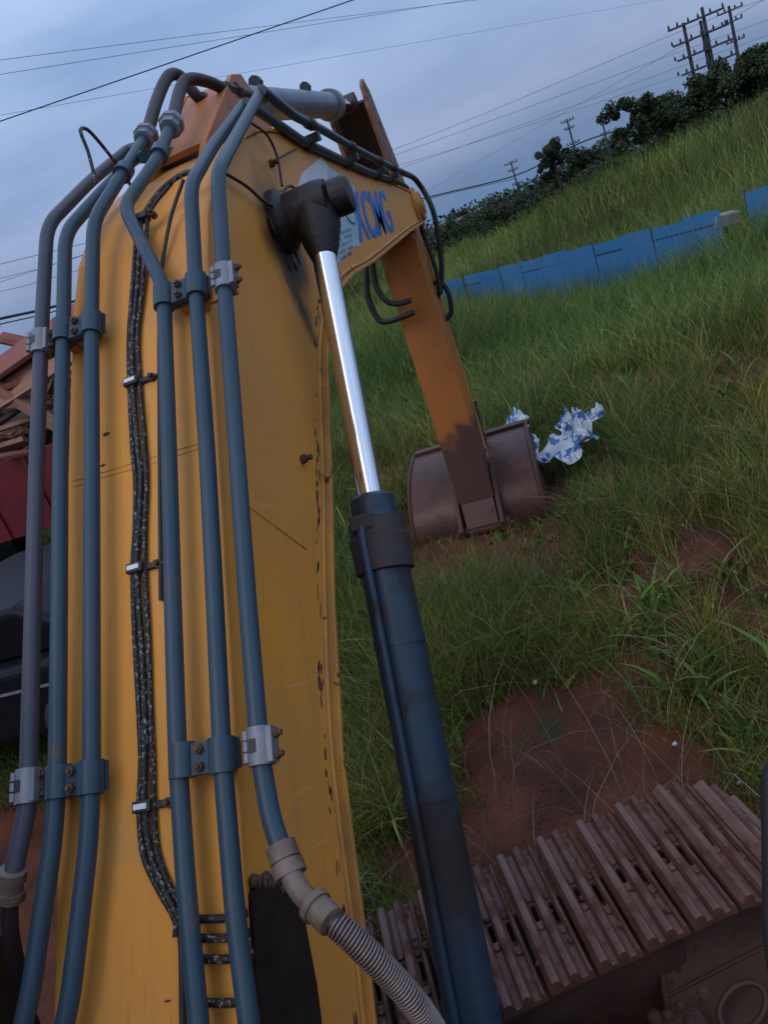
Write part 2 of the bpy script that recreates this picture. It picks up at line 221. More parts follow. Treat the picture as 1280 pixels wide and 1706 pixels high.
# arm paint is worn down to brown steel over its lowest metre; the boom is smeared with grease round the cylinder pin
def wear_below(m, z0, z1, col):
    t = m.node_tree; N = t.nodes; L = t.links; b = N['Principled BSDF']
    src = b.inputs['Base Color'].links[0].from_socket
    co = N.new('ShaderNodeTexCoord'); sp = N.new('ShaderNodeSeparateXYZ'); L.new(co.outputs['Object'], sp.inputs[0])
    n = N.new('ShaderNodeTexNoise'); n.inputs['Scale'].default_value = 5; n.inputs['Detail'].default_value = 6; L.new(co.outputs['Object'], n.inputs['Vector'])
    ad = N.new('ShaderNodeMath'); ad.operation = 'MULTIPLY_ADD'; L.new(n.outputs['Fac'], ad.inputs[0]); ad.inputs[1].default_value = 0.55; L.new(sp.outputs['Z'], ad.inputs[2])
    r = N.new('ShaderNodeMapRange'); r.interpolation_type = 'SMOOTHSTEP'; L.new(ad.outputs[0], r.inputs[0]); r.inputs[1].default_value = z0; r.inputs[2].default_value = z1
    x = N.new('ShaderNodeMix'); x.data_type = 'RGBA'; L.new(r.outputs[0], x.inputs[0]); x.inputs[6].default_value = (*col, 1); L.new(src, x.inputs[7]); L.new(x.outputs[2], b.inputs['Base Color'])
wear_below(ARMP, 1.12, 1.30, (0.085, 0.036, 0.026))
def streaks(m):                       # dusty runs and fine scratches along the boom
    t = m.node_tree; N = t.nodes; L = t.links; b = N['Principled BSDF']
    src = b.inputs['Base Color'].links[0].from_socket
    co = N.new('ShaderNodeTexCoord')
    for rot, sc, nsc, p0, p1, col, k in ((R(47.5), (26, 1.6, 26), 1.0, 0.52, 0.72, (0.42, 0.22, 0.085), 0.32), (R(44), (150, 2.2, 150), 1.0, 0.66, 0.70, (0.20, 0.10, 0.05), 0.4), (R(-30), (120, 3.0, 120), 0.8, 0.69, 0.72, (0.72, 0.45, 0.20), 0.45)):
        m1 = N.new('ShaderNodeMapping'); m1.inputs['Rotation'].default_value = (-rot, 0, 0); L.new(co.outputs['Object'], m1.inputs[0])
        m2_ = N.new('ShaderNodeMapping'); m2_.inputs['Scale'].default_value = sc; L.new(m1.outputs[0], m2_.inputs[0])
        n = N.new('ShaderNodeTexNoise'); n.inputs['Scale'].default_value = nsc; n.inputs['Detail'].default_value = 4; L.new(m2_.outputs[0], n.inputs['Vector'])
        r = N.new('ShaderNodeMapRange'); r.interpolation_type = 'SMOOTHSTEP'; L.new(n.outputs['Fac'], r.inputs[0]); r.inputs[1].default_value = p0; r.inputs[2].default_value = p1; r.inputs[4].default_value = k
        x = N.new('ShaderNodeMix'); x.data_type = 'RGBA'; L.new(r.outputs[0], x.inputs[0]); L.new(src, x.inputs[6]); x.inputs[7].default_value = (*col, 1); src = x.outputs[2]
    L.new(src, b.inputs['Base Color'])
def smear(m, c, r0, r1, col, amp=0.25, sc=7, squash=(1, 1, 1)):
    t = m.node_tree; N = t.nodes; L = t.links; b = N['Principled BSDF']
    src = b.inputs['Base Color'].links[0].from_socket
    co = N.new('ShaderNodeTexCoord'); mp_ = N.new('ShaderNodeVectorMath'); mp_.operation = 'SUBTRACT'; L.new(co.outputs['Object'], mp_.inputs[0]); mp_.inputs[1].default_value = c
    ms = N.new('ShaderNodeVectorMath'); ms.operation = 'MULTIPLY'; L.new(mp_.outputs[0], ms.inputs[0]); ms.inputs[1].default_value = squash
    ln = N.new('ShaderNodeVectorMath'); ln.operation = 'LENGTH'; L.new(ms.outputs[0], ln.inputs[0])
    n = N.new('ShaderNodeTexNoise'); n.inputs['Scale'].default_value = sc; n.inputs['Detail'].default_value = 7; L.new(co.outputs['Object'], n.inputs['Vector'])
    ad = N.new('ShaderNodeMath'); ad.operation = 'MULTIPLY_ADD'; L.new(n.outputs['Fac'], ad.inputs[0]); ad.inputs[1].default_value = -amp; L.new(ln.outputs['Value'], ad.inputs[2])
    r = N.new('ShaderNodeMapRange'); r.interpolation_type = 'SMOOTHSTEP'; L.new(ad.outputs[0], r.inputs[0]); r.inputs[1].default_value = r0; r.inputs[2].default_value = r1
    x = N.new('ShaderNodeMix'); x.data_type = 'RGBA'; L.new(r.outputs[0], x.inputs[0]); x.inputs[6].default_value = (*col, 1); L.new(src, x.inputs[7]); L.new(x.outputs[2], b.inputs['Base Color'])
streaks(YEL)
smear(YEL, (-0.86, 2.80, 2.62), -0.02, 0.14, (0.035, 0.020, 0.012), 0.2, 6, (1, 1, 0.75))
smear(YEL, (-0.86, 2.72, 2.40), -0.06, 0.05, (0.07, 0.032, 0.018), 0.16, 8, (1, 1.5, 0.6))

# ------------------------------------------------------------------ mesh helpers
class MB:
    def __init__(s): s.v = []; s.f = []
    def add(s, vs, fs):
        o = len(s.v); s.v += [tuple(p) for p in vs]; s.f += [tuple(i + o for i in f) for f in fs]; return s
    def box(s, c, size, M=None):
        x, y, z = (q / 2 for q in size); vs = [Vector((a * x, b * y, d * z)) for d in (-1, 1) for b in (-1, 1) for a in (-1, 1)]
        if M is not None: vs = [M @ q for q in vs]
        c = Vector(c); return s.add([q + c for q in vs], [(0, 2, 3, 1), (4, 5, 7, 6), (0, 1, 5, 4), (2, 6, 7, 3), (0, 4, 6, 2), (1, 3, 7, 5)])
    def prism(s, poly, x0, x1):        # poly in (Y, Z), extruded along X
        n = len(poly); vs = [(x0, y, z) for y, z in poly] + [(x1, y, z) for y, z in poly]
        return s.add(vs, [tuple(range(n)), tuple(range(2 * n - 1, n - 1, -1))] + [(i, i + n, (i + 1) % n + n, (i + 1) % n) for i in range(n)])
    def extr(s, poly, vec):            # planar 3d poly extruded by vec
        n = len(poly); vec = Vector(vec); vs = [Vector(p) for p in poly]; vs += [p + vec for p in vs]
        return s.add(vs, [tuple(range(n)), tuple(range(2 * n - 1, n - 1, -1))] + [(i, i + n, (i + 1) % n + n, (i + 1) % n) for i in range(n)])
    def tube(s, pts, r, seg=14, cap=True):
        P = [Vector(p) for p in pts]; n = len(P); rs = r if isinstance(r, (list, tuple)) else [r] * n
        t = (P[1] - P[0]).normalized(); up = Vector((0, 0, 1)) if abs(t.z) < 0.9 else Vector((1, 0, 0)); u = t.cross(up).normalized(); vs = []
        for i in range(n):
            d = (P[min(i + 1, n - 1)] - P[max(i - 1, 0)])
            d = d.normalized() if d.length > 1e-9 else t
            u = (u - d * u.dot(d)).normalized(); b = d.cross(u)
            vs += [P[i] + (u * math.cos(2 * math.pi * k / seg) + b * math.sin(2 * math.pi * k / seg)) * rs[i] for k in range(seg)]
        fs = [(i * seg + k, i * seg + (k + 1) % seg, (i + 1) * seg + (k + 1) % seg, (i + 1) * seg + k) for i in range(n - 1) for k in range(seg)]
        if cap: fs += [tuple(range(seg - 1, -1, -1)), tuple(range((n - 1) * seg, n * seg))]
        return s.add(vs, fs)
    def rod(s, a, b, prof, seg=28):    # revolved profile [(distance along a->b, radius)]
        a = Vector(a); d = (Vector(b) - a).normalized()
        P = []; rr = []
        for q, r in prof: P.append(a + d * q); rr.append(r)
        up = Vector((0, 0, 1)) if abs(d.z) < 0.9 else Vector((1, 0, 0)); u = d.cross(up).normalized(); bb = d.cross(u); vs = []
        for p, r in zip(P, rr): vs += [p + (u * math.cos(2 * math.pi * k / seg) + bb * math.sin(2 * math.pi * k / seg)) * r for k in range(seg)]
        n = len(P)
        fs = [(i * seg + k, i * seg + (k + 1) % seg, (i + 1) * seg + (k + 1) % seg, (i + 1) * seg + k) for i in range(n - 1) for k in range(seg)]
        fs += [tuple(range(seg - 1, -1, -1)), tuple(range((n - 1) * seg, n * seg))]
        return s.add(vs, fs)
    def build(s, name, m, parent=None, smooth=None, bevel=0, bseg=2):
        me = bpy.data.meshes.new(name); me.from_pydata(s.v, [], s.f); me.update()
        bm = bmesh.new(); bm.from_mesh(me); bmesh.ops.recalc_face_normals(bm, faces=bm.faces); bm.to_mesh(me); bm.free()
        o = bpy.data.objects.new(name, me); COL.objects.link(o); me.materials.append(m)
        if parent: o.parent = parent
        if smooth is not None:
            me.polygons.foreach_set('use_smooth', [True] * len(me.polygons))
            if smooth < 180:
                md = o.modifiers.new('split', 'EDGE_SPLIT'); md.split_angle = R(smooth)
        if bevel:
            md = o.modifiers.new('bevel', 'BEVEL'); md.width = bevel; md.segments = bseg; md.limit_method = 'ANGLE'; md.angle_limit = R(35)
        return o
def tag(o, label=None, cat=None, group=None, kind=None):
    for k, v in (('label', label), ('category', cat), ('group', group), ('kind', kind)):
        if v: o[k] = v
    return o
def empty(name, loc, label, cat, group=None):
    o = bpy.data.objects.new(name, None); COL.objects.link(o); o.location = loc; o.empty_display_size = 0.2
    return tag(o, label, cat, group)
def adopt(o, p):                       # parent without moving (all thing empties carry a pure translation)
    o.parent = p; o.matrix_parent_inverse = Matrix.Translation(p.location).inverted(); return o
def spline(pts, n=8):
    P = [Vector(p) for p in pts]; P = [P[0] * 2 - P[1]] + P + [P[-1] * 2 - P[-2]]; o = []
    for i in range(1, len(P) - 2):
        a, b, c, d = P[i - 1:i + 3]
        for k in range(n):
            t = k / n; o.append(0.5 * ((2 * b) + (c - a) * t + (2 * a - 5 * b + 4 * c - d) * t * t + (3 * b - a - 3 * c + d) * t ** 3))
    return o + [P[-2]]
def fillet(pts, rad=0.05, n=6):
    P = [Vector(p) for p in pts]; o = [P[0]]
    for i in range(1, len(P) - 1):
        a, b, c = P[i - 1:i + 2]; l1 = (a - b).length; l2 = (c - b).length; k = min(rad, l1 * 0.45, l2 * 0.45)
        p = b + (a - b).normalized() * k; q = b + (c - b).normalized() * k
        for j in range(n + 1):
            t = j / n; o.append(p * (1 - t) ** 2 + b * 2 * t * (1 - t) + q * t * t)
    return o + [P[-1]]

# ------------------------------------------------------------------ terrain
def sstep(x, a, b):
    t = np.clip((x - a) / (b - a), 0, 1); return t * t * (3 - 2 * t)
def ground_z(x, y):
    x = np.asarray(x, float); y = np.asarray(y, float)
    z = -0.34 * sstep(y, 8.5, 16.5) - 0.25 * (1 - sstep(y, 3.0, 5.6))
    z = z + sstep(y, 19, 40) * (0.50 + 1.0 * sstep(x, -6, 9))
    z = z + 0.9 * sstep(x, 6, 22) * sstep(y, 6, 34) - 0.9 * sstep(y, 60, 110)
    z = z + 0.035 * np.sin(x * 2.3 + 1.1) * np.sin(y * 1.9) + 0.02 * np.sin(x * 5.1 + y * 3.7) + 0.05 * np.sin(x * .7 + y * .5)
    return z
xs = np.unique(np.concatenate([np.linspace(-9, 9, 130), np.sign(np.linspace(-1, 1, 90)) * (9 + 600 * np.abs(np.linspace(-1, 1, 90)) ** 3)]))
ys = np.unique(np.concatenate([np.linspace(-6, 24, 170), 24 + 1500 * np.linspace(0, 1, 70) ** 3, -6 - 200 * np.linspace(0, 1, 12) ** 2]))
gx, gy = np.meshgrid(xs, ys); gzz = ground_z(gx, gy)
nx, ny = len(xs), len(ys)
me = bpy.data.meshes.new('ground')
V = np.stack([gx.ravel(), gy.ravel(), gzz.ravel()], 1)
idx = np.arange(nx * ny).reshape(ny, nx)
F = np.stack([idx[:-1, :-1].ravel(), idx[:-1, 1:].ravel(), idx[1:, 1:].ravel(), idx[1:, :-1].ravel()], 1)
me.from_pydata(V.tolist(), [], F.tolist()); me.polygons.foreach_set('use_smooth', [True] * len(F)); me.update()
ground = bpy.data.objects.new('ground', me); COL.objects.link(ground); ground['kind'] = 'structure'
SOILC = [(-0.72, 3.42, 0.46, 0.46), (-0.28, 3.10, 0.36, 0.30), (0.46, 4.85, 0.16, 0.30), (-0.65, 2.75, 0.8, 0.36)]
SOIL = mat('red_soil', (0.125, 0.040, 0.022), (0.052, 0.020, 0.013), 2.6, 0.92, spec=0.15, bump=1.0, bscale=16, patch=((0.030, 0.034, 0.014), 1.1, 0.54, 0.14), patch2=((0.15, 0.085, 0.06), 11, 0.63, 0.08))
ground.data.materials.append(SOIL)

def vnoise(x, y, s, seed):
    r = np.random.default_rng(seed); o = np.zeros_like(x)
    for k in range(5):
        a = r.uniform(0, 2 * np.pi); f = s * r.uniform(0.6, 1.8); o += np.sin((x * np.cos(a) + y * np.sin(a)) * f + r.uniform(0, 6.28))
    return o / 5
def soil_mask(x, y):
    m = np.zeros_like(x)
    for cx, cy, rx, ry in SOILC:
        m = np.maximum(m, np.clip(1.35 - np.sqrt(((x - cx) / rx) ** 2 + ((y - cy) / ry) ** 2), 0, 1))
    m = np.clip(m * 2.2, 0, 1)
    part = 0.36 * sstep(vnoise(x, y, 3.2, 41), -0.25, 0.25) * sstep(x, -0.7, -0.1) * (1 - sstep(y, 4.6, 6.2))
    return np.maximum(m, part)

# ------------------------------------------------------------------ grass
def blades(name, x, y, h, wd, lean, cols, label, segs=3, kind='stuff'):
    n = len(x); z = ground_z(x, y) - 0.02
    a = rng.uniform(0, 2 * np.pi, n); bx, by = np.cos(a), np.sin(a)
    fa = rng.uniform(0, 2 * np.pi, n); sx, sy = np.cos(fa), np.sin(fa)
    t = np.linspace(0, 1, segs + 1)
    vs = []
    for i, ti in enumerate(t):
        off = lean * ti ** 2; hz = h * (ti - 0.28 * (lean / np.maximum(h, .01)) * ti ** 3)
        ww = wd * (1 - ti) ** 0.7
        px = x + bx * off; py = y + by * off; pz = z + np.maximum(hz, 0.02)
        if i < segs:
            vs.append(np.stack([px - sx * ww, py - sy * ww, pz], 1)); vs.append(np.stack([px + sx * ww, py + sy * ww, pz], 1))
        else: vs.append(np.stack([px, py, pz], 1))
    k = 2 * segs + 1
    VV = np.stack(vs, 1).reshape(-1, 3)
    base = (np.arange(n) * k)[:, None]
    tris = []
    for i in range(segs - 1):
        q = 2 * i; tris += [[q, q + 1, q + 3], [q, q + 3, q + 2]]
    q = 2 * (segs - 1); tris += [[q, q + 1, q + 2]]
    T = (base[:, :, None] + np.array(tris)[None]).reshape(-1, 3)
    me = bpy.data.meshes.new(name)
    me.vertices.add(len(VV)); me.vertices.foreach_set('co', VV.astype(np.float32).ravel())
    me.loops.add(len(T) * 3); me.loops.foreach_set('vertex_index', T.astype(np.int32).ravel())
    me.polygons.add(len(T)); me.polygons.foreach_set('loop_start', np.arange(0, len(T) * 3, 3, dtype=np.int32))
    me.update(calc_edges=True)
    ca = me.color_attributes.new('Col', 'FLOAT_COLOR', 'POINT')
    cc = np.repeat(np.concatenate([cols, np.ones((n, 1))], 1), k, axis=0)
    ca.data.foreach_set('color', cc.astype(np.float32).ravel())
    me.materials.append(LEAFG)
    o = bpy.data.objects.new(name, me); COL.objects.link(o); tag(o, label, 'grass', kind=kind)
    return o
def grass_cols(n, dry=0.12, tone=1.0):
    g = np.array([0.066, 0.125, 0.020]); g2 = np.array([0.150, 0.158, 0.028]); g3 = np.array([0.034, 0.078, 0.020]); d = np.array([0.25, 0.205, 0.095])
    u = rng.random((n, 1)); v = rng.random((n, 1))
    c = g3 * (1 - u) + np.where(v > 0.5, g, g2) * u
    c = np.where(rng.random((n, 1)) < dry, d * rng.uniform(0.6, 1.1, (n, 1)), c)
    return c * rng.uniform(0.75, 1.3, (n, 1)) * tone * np.array([[1.22, 1.15, 1.05]])
def field(n, d0, d1, pw=1.0, a0=-62, a1=34):
    u = rng.random(n); d = d0 * (d1 / d0) ** (u ** pw); a = np.radians(rng.uniform(a0, a1, n))
    return d * np.sin(a), d * np.cos(a)
def keep_out(x, y):                    # under the machine, on the path of the boom's base and in the bare soil
    m = ((y < 2.62 + 0.37 * x) & (x > -3.6) & (x < 1.2)) | ((x < -1.9) & (y < 3.75))
    return ~m
def near_bucket(x, y):                # flattened where the bucket rests
    return (1 - 0.72 * ((x > -1.95) & (x < -0.35) & (y > 4.9) & (y < 6.9))) * (1 - 0.6 * ((x > -1.1) & (x < 0.15) & (y > 6.0) & (y < 8.5)))
# meadow sward, near
x, y = field(240000, 2.4, 11); m = keep_out(x, y); x, y = x[m], y[m]
sm = soil_mask(x, y); m = rng.random(len(x)) > sm * 0.985; x, y, sm = x[m], y[m], sm[m]
cl_ = vnoise(x, y, 2.6, 3); m = rng.random(len(x)) < 0.62 + 0.55 * cl_; x, y, sm, cl_ = x[m], y[m], sm[m], cl_[m]
n = len(x); h = (0.20 + 0.34 * rng.random(n)) * near_bucket(x, y) * (1 + 0.75 * cl_) * (1 - 0.55 * sm) * (0.75 + 0.25 * sstep(y, 3, 7))
cols = grass_cols(n, 0.10); cols *= (1 + 0.25 * vnoise(x, y, 1.1, 5))[:, None]; cols[:, 0] *= 1 + 0.35 * vnoise(x, y, 0.8, 9)
blades('meadow_grass', x, y, h, np.where(rng.random(n) < 0.15, 1.8, 1.0) * rng.uniform(0.0013, 0.0032, n) * (0.55 + 0.45 * sstep(y, 2.5, 8)) * 1.25, h * rng.uniform(0.15, 0.95, n), cols, 'dense green meadow grass round the rusty bucket')
# tussocks: long arching blades in clumps
cx, cy = field(620, 3.0, 13); m = keep_out(cx, cy) & (rng.random(620) > soil_mask(cx, cy) * 1.0); cx, cy = cx[m], cy[m]
k = 75; x = np.repeat(cx, k) + rng.normal(0, 0.055, len(cx) * k); y = np.repeat(cy, k) + rng.normal(0, 0.055, len(cx) * k)
hh = np.repeat(rng.uniform(0.32, 0.80, len(cx)), k) * (0.55 + 0.45 * sstep(y, 3.5, 7)); n = len(x); h = hh * rng.uniform(0.6, 1.1, n) * near_bucket(x, y)
tn = np.repeat(rng.uniform(0.7, 1.3, len(cx)), k)[:, None]; yl = np.repeat(rng.random(len(cx)), k)[:, None]
cols = grass_cols(n, 0.14) * tn * (1 - 0.35 * yl * np.array([[0, 0.2, 0.4]]) + yl * np.array([[0.7, 0.25, 0]]))
blades('tussock_grass', x, y, h, rng.uniform(0.0016, 0.0036, n), h * rng.uniform(0.2, 1.15, n), cols, 'long arching tussock grass standing above the meadow', segs=4)
# broad-leaved weeds
cx, cy = field(420, 2.9, 13); m = keep_out(cx, cy) & (soil_mask(cx, cy) < 0.6); cx, cy = cx[m], cy[m]
k = 16; x = np.repeat(cx, k) + rng.normal(0, 0.06, len(cx) * k); y = np.repeat(cy, k) + rng.normal(0, 0.06, len(cx) * k); n = len(x)
h = np.repeat(rng.uniform(0.12, 0.40, len(cx)), k) * rng.uniform(0.5, 1.1, n) * near_bucket(x, y)
cols = grass_cols(n, 0.03) * np.repeat(rng.uniform(0.8, 1.5, len(cx)), k)[:, None]
blades('broadleaf_weeds', x, y, h, rng.uniform(0.010, 0.022, n), h * rng.uniform(0.5, 1.2, n), cols, 'low broad-leaved weeds between the grass tussocks', segs=4)
# dry stalks lying about, pale
x, y = field(1500, 2.4, 12); m = keep_out(x, y); x, y = x[m], y[m]; n = len(x)
h = rng.uniform(0.15, 0.75, n) * near_bucket(x, y); cols = np.array([[0.28, 0.25, 0.15]]) * rng.uniform(0.6, 1.2, (n, 1))
blades('dry_grass_stalks', x, y, h, rng.uniform(0.0012, 0.0024, n), h * rng.uniform(0.4, 1.6, n), cols, 'pale dry grass stalks bending out of the meadow', segs=4)
# middle meadow up to the blue fence
x, y = field(150000, 10, 26, 0.9, -52, 32); cl_ = vnoise(x, y, 0.9, 21); n = len(x)
h = (0.36 + 0.40 * rng.random(n)) * (1 + 0.55 * cl_) * (1 + 1.0 * sstep(y, 13.0, 15.5)); cols = grass_cols(n, 0.12, 1.35); cols *= (1 + 0.30 * vnoise(x, y, 0.5, 25))[:, None]; cols[:, 0] *= 1 + 0.4 * vnoise(x, y, 0.35, 29)
blades('meadow_grass', x, y, h, rng.uniform(0.003, 0.008, n), h * rng.uniform(0.1, 0.8, n), cols, 'green meadow grass reaching back to the blue fence')
# tall reeds on the bank behind the fence
x, y = field(110000, 21, 50, 0.9, -40, 30); cl_ = vnoise(x, y, 0.55, 33); n = len(x)
m = rng.random(n) < 0.65 + 0.5 * cl_; x, y, cl_ = x[m], y[m], cl_[m]; n = len(x)
h = (0.70 + 0.95 * rng.random(n)) * (1 + 0.55 * cl_) * (0.5 + 0.5 * sstep(x, -7, 2)); cols = grass_cols(n, 0.10, 1.2) * np.clip(1 + 0.9 * vnoise(x, y, 0.45, 35), 0.3, 1.7)[:, None]
blades('tall_reed_grass', x, y, h, rng.uniform(0.010, 0.022, n), h * rng.uniform(0.05, 0.6, n), cols, 'tall reed grass on the bank behind the blue fence')
# rough cover far away
x, y = field(60000, 48, 190, 0.9, -55, 32); n = len(x)
blades('far_grass', x, y, rng.uniform(0.5, 1.4, n), rng.uniform(0.03, 0.08, n), rng.uniform(0, 0.6, n), grass_cols(n, 0.03, 0.9), 'rough far grass below the tree line', segs=2)

# ------------------------------------------------------------------ clods on the bare soil
SOILPTS = []
while len(SOILPTS) < 2200:
    x_, y_ = random.uniform(-2.2, 1.2), random.uniform(2.3, 6.5)
    if float(soil_mask(np.array([x_]), np.array([y_]))[0]) > 0.25 * random.random() + 0.02: SOILPTS.append((x_, y_, float(ground_z(x_, y_)) - 0.002))

# ------------------------------------------------------------------ the excavator
def P(mb, name, m, parent, smooth=None, bevel=0, bseg=2, label=None):
    o = mb.build(name, m, None, smooth, bevel, bseg)
    if parent.type == 'EMPTY': adopt(o, parent)
    else: o.parent = parent
    if label: o['label'] = label
    return o
exc = empty('excavator', (-1.075, 0, 0), 'yellow tracked excavator with blue pipes on its boom and bucket on the grass', 'excavator')
XR, XL, XC = -0.86, -1.29, -1.075
E_ = Vector((0, 0.6755, 0.7374)); N_ = Vector((0, -0.7374, 0.6755)); XV = Vector((1, 0, 0))
top_prof = [(0.42, 0.824), (1.193, 1.667), (1.629, 2.143), (1.90, 2.438), (2.08, 2.628), (2.20, 2.738), (2.32, 2.815), (2.46, 2.880), (2.62, 2.935), (2.80, 2.985), (3.0, 3.020), (3.3, 3.035), (3.72, 3.008), (4.66, 2.928), (5.54, 2.852), (6.36, 2.785)]
bot_prof = [(6.42, 2.56), (5.56, 2.528), (4.10, 2.452), (3.60, 2.442), (3.29, 2.415), (3.0, 2.355), (2.70, 2.212), (2.27, 1.888), (1.91, 1.638), (1.563, 1.356), (1.264, 1.00), (0.80, 0.50)]
b = MB(); b.prism(top_prof + [(6.52, 2.74), (6.56, 2.67), (6.52, 2.60)] + bot_prof, XL, XR)
boom = P(b, 'boom', YEL, exc, bevel=0.004)
def strip(prof, x0, x1, th, side):     # a plate that follows a (Y, Z) profile
    n = len(prof); vs = []
    for i in range(n):
        a = Vector(prof[max(i - 1, 0)]); c = Vector(prof[min(i + 1, n - 1)]); d = (c - a).normalized(); nn = Vector((-d.y, d.x)) * side
        p = Vector(prof[i]); q = p + nn * th
        vs += [(x0, p.x, p.y), (x1, p.x, p.y), (x1, q.x, q.y), (x0, q.x, q.y)]
    fs = [(0, 1, 2, 3), tuple(4 * (n - 1) + k for k in (3, 2, 1, 0))]
    for i in range(n - 1):
        for k in range(4): fs.append((4 * i + k, 4 * i + (k + 1) % 4, 4 * i + 4 + (k + 1) % 4, 4 * i + 4 + k))
    return MB().add(vs, fs)
tp = [(y + 0.001, z + 0.001) for y, z in top_prof]
P(strip(tp, -1.300, -0.850, 0.012, 1), 'top_plate', YEL, boom, bevel=0.003)
P(strip([(y, z) for y, z in bot_prof], -1.318, -0.832, 0.016, 1), 'bottom_plate', YELEDGE, boom, bevel=0.003)
# weld beads along both lower edges
for xx in (XR + 0.003, XL - 0.003):
    pts = []
    for i, (y, z) in enumerate(bot_prof):
        a = Vector(bot_prof[max(i - 1, 0)]); c = Vector(bot_prof[min(i + 1, len(bot_prof) - 1)]); d = (c - a).normalized(); nn = Vector((d.y, -d.x))
        pts.append((xx, y + nn.x * 0.012, z + nn.y * 0.012))
    P(MB().tube(spline(pts, 6), 0.008, 8), 'weld_seam', YELEDGE, boom, 180)
for key in ('seam', 'seam2'):
    P(MB().tube([Vector(q) + N_ * 0.0125 for q in PTS[key]], 0.0016, 6), 'weld_seam', YELEDGE, boom, 180)
P(MB().tube([(XR + 0.0005, q[1], q[2]) for q in PTS['sideseam']], 0.0018, 6), 'weld_seam', YELEDGE, boom, 180)
# paint chipped to rust along the lower edge of the side plate
def blob_poly(cy, cz, ly, lz, ang, n=9, x=XR):
    o = []
    for k in range(n):
        t = 2 * math.pi * k / n; r = random.uniform(0.55, 1.1); u = math.cos(t) * ly * r; v = math.sin(t) * lz * r
        o.append((x, cy + u * math.cos(ang) - v * math.sin(ang), cz + u * math.sin(ang) + v * math.cos(ang)))
    return o
bs = spline([(0, y, z) for y, z in bot_prof], 10)
for i in range(80):
    k = random.randrange(38, len(bs) - 6); p = bs[k]; d = (bs[k + 1] - bs[k]); ang = math.atan2(d.z, d.y); off = random.uniform(0.028, 0.055)
    pl = blob_poly(p.y - math.sin(ang) * -off * 0 + (-d.normalized().z * -1) * 0 + d.normalized().z * off, p.z - d.normalized().y * off, random.uniform(0.006, 0.034), random.uniform(0.002, 0.0075), ang + random.uniform(-.3, .3))
    P(MB().extr(pl, (0.0012, 0, 0)), 'rust_chip', BOLT, boom)
for cy, cz, a in ((2.05, 2.58, 0.4), (2.10, 2.55, 0.9), (1.98, 2.49, 0.6)): pass
for px_, s_, t_ in ((-1.21, 0.80, 0.012), (-1.18, 0.86, 0.010), (-1.23, 0.73, 0.014), (-1.19, 0.77, 0.009), (-0.98, -0.05, 0.010), (-1.03, -0.42, 0.006)):
    c = Vector((px_, 1.193, 1.667)) + E_ * s_ + N_ * 0.0132
    pl = []
    for k in range(9):
        t = 2 * math.pi * k / 9; r = random.uniform(0.4, 1.1) * t_; pl.append(c + XV * math.cos(t) * r * 1.3 + E_ * math.sin(t) * r * 0.6)
    P(MB().extr(pl, N_ * 0.0012), 'rust_chip', BOLT, boom)
P(MB().extr([(XR, q[1], q[2]) for q in PTS['darkpatch']], (0.012, 0, 0)), 'dark_patch', GREASE, boom, label='irregular black patch low on the boom side')  # raised black polygon on the side plate
rp = MB()
for k in range(26):
    t = k / 25; a = PTS['darkpatch'][1]; c = PTS['darkpatch'][4]
    y = a[1] + (c[1] - a[1]) * t; z = a[2] + (c[2] - a[2]) * t + 0.03 * math.sin(t * 3.1)
    rp.add(*(lambda c0, r: ([Vector(c0) + Vector((0.6 * r * math.cos(q) * math.cos(w_), r * math.sin(q) * math.cos(w_), r * math.sin(w_))) for w_ in (-1.0, 0, 1.0) for q in (0, 1.26, 2.5, 3.8, 5.0)], [(i * 5 + j, i * 5 + (j + 1) % 5, i * 5 + 5 + (j + 1) % 5, i * 5 + 5 + j) for i in range(2) for j in range(5)] + [(4, 3, 2, 1, 0), (10, 11, 12, 13, 14)]))((XR + 0.008, y + random.uniform(-.012, .012), z + random.uniform(-.014, .014)), random.uniform(0.008, 0.018)))
o = P(rp, 'rust_crust', BOLT, boom, 180); o['kind'] = 'stuff'
# pin boss of the arm joint and boom nose
P(MB().rod((XR - 0.01, 6.44, 2.67), (0, 6.44, 2.67), [(0, 0.15), (0.03, 0.15), (0.035, 0.11), (0.06, 0.11), (0.06, 0.06), (0.075, 0.06)]), 'nose_boss', YELEDGE, boom, 40)
# bracket of the arm cylinder on the boom's back
for xx in (-1.19, -0.985):
    P(MB().prism([(2.62, 2.95), (2.72, 3.02), (3.28, 3.295), (3.40, 3.31), (3.48, 3.25), (3.62, 3.03), (3.62, 2.96)], xx, xx + 0.025), 'cylinder_bracket', ARMP, boom, bevel=0.004)
P(MB().prism([(2.72, 3.015), (3.26, 3.28), (3.27, 3.262), (2.73, 2.997)], -1.163, -0.987), 'bracket_web', ARMP, boom)
# stickers on the right flank
P(MB().extr([(XR, q[1], q[2]) for q in PTS['white1']], (0.0015, 0, 0)), 'torn_sticker', WHITE, boom, label='torn white sticker behind the cylinder pin')
P(MB().extr([(XR, q[1], q[2]) for q in PTS['white2']], (0.0015, 0, 0)), 'sticker', PALE, boom, label='pale blue sticker with teal print')
tl = MB()
for r_ in range(5):
    for c_ in range(9):
        if random.random() < 0.8:
            y0 = 3.50 + c_ * 0.034 + r_ * 0.028; z0 = 2.500 + r_ * 0.026 + c_ * 0.0012
            tl.extr([(XR + 0.0016, y0, z0), (XR + 0.0016, y0 + random.uniform(0.012, 0.026), z0 + 0.001), (XR + 0.0016, y0 + 0.024, z0 + random.uniform(0.008, 0.017)), (XR + 0.0016, y0 + 0.002, z0 + 0.016)], (0.0006, 0, 0))
ring = []
for k in range(24):
    t = 2 * math.pi * k / 24; ring.append((XR + 0.002, 4.02 + 0.11 * math.cos(t), 2.70 + 0.055 * math.sin(t)))
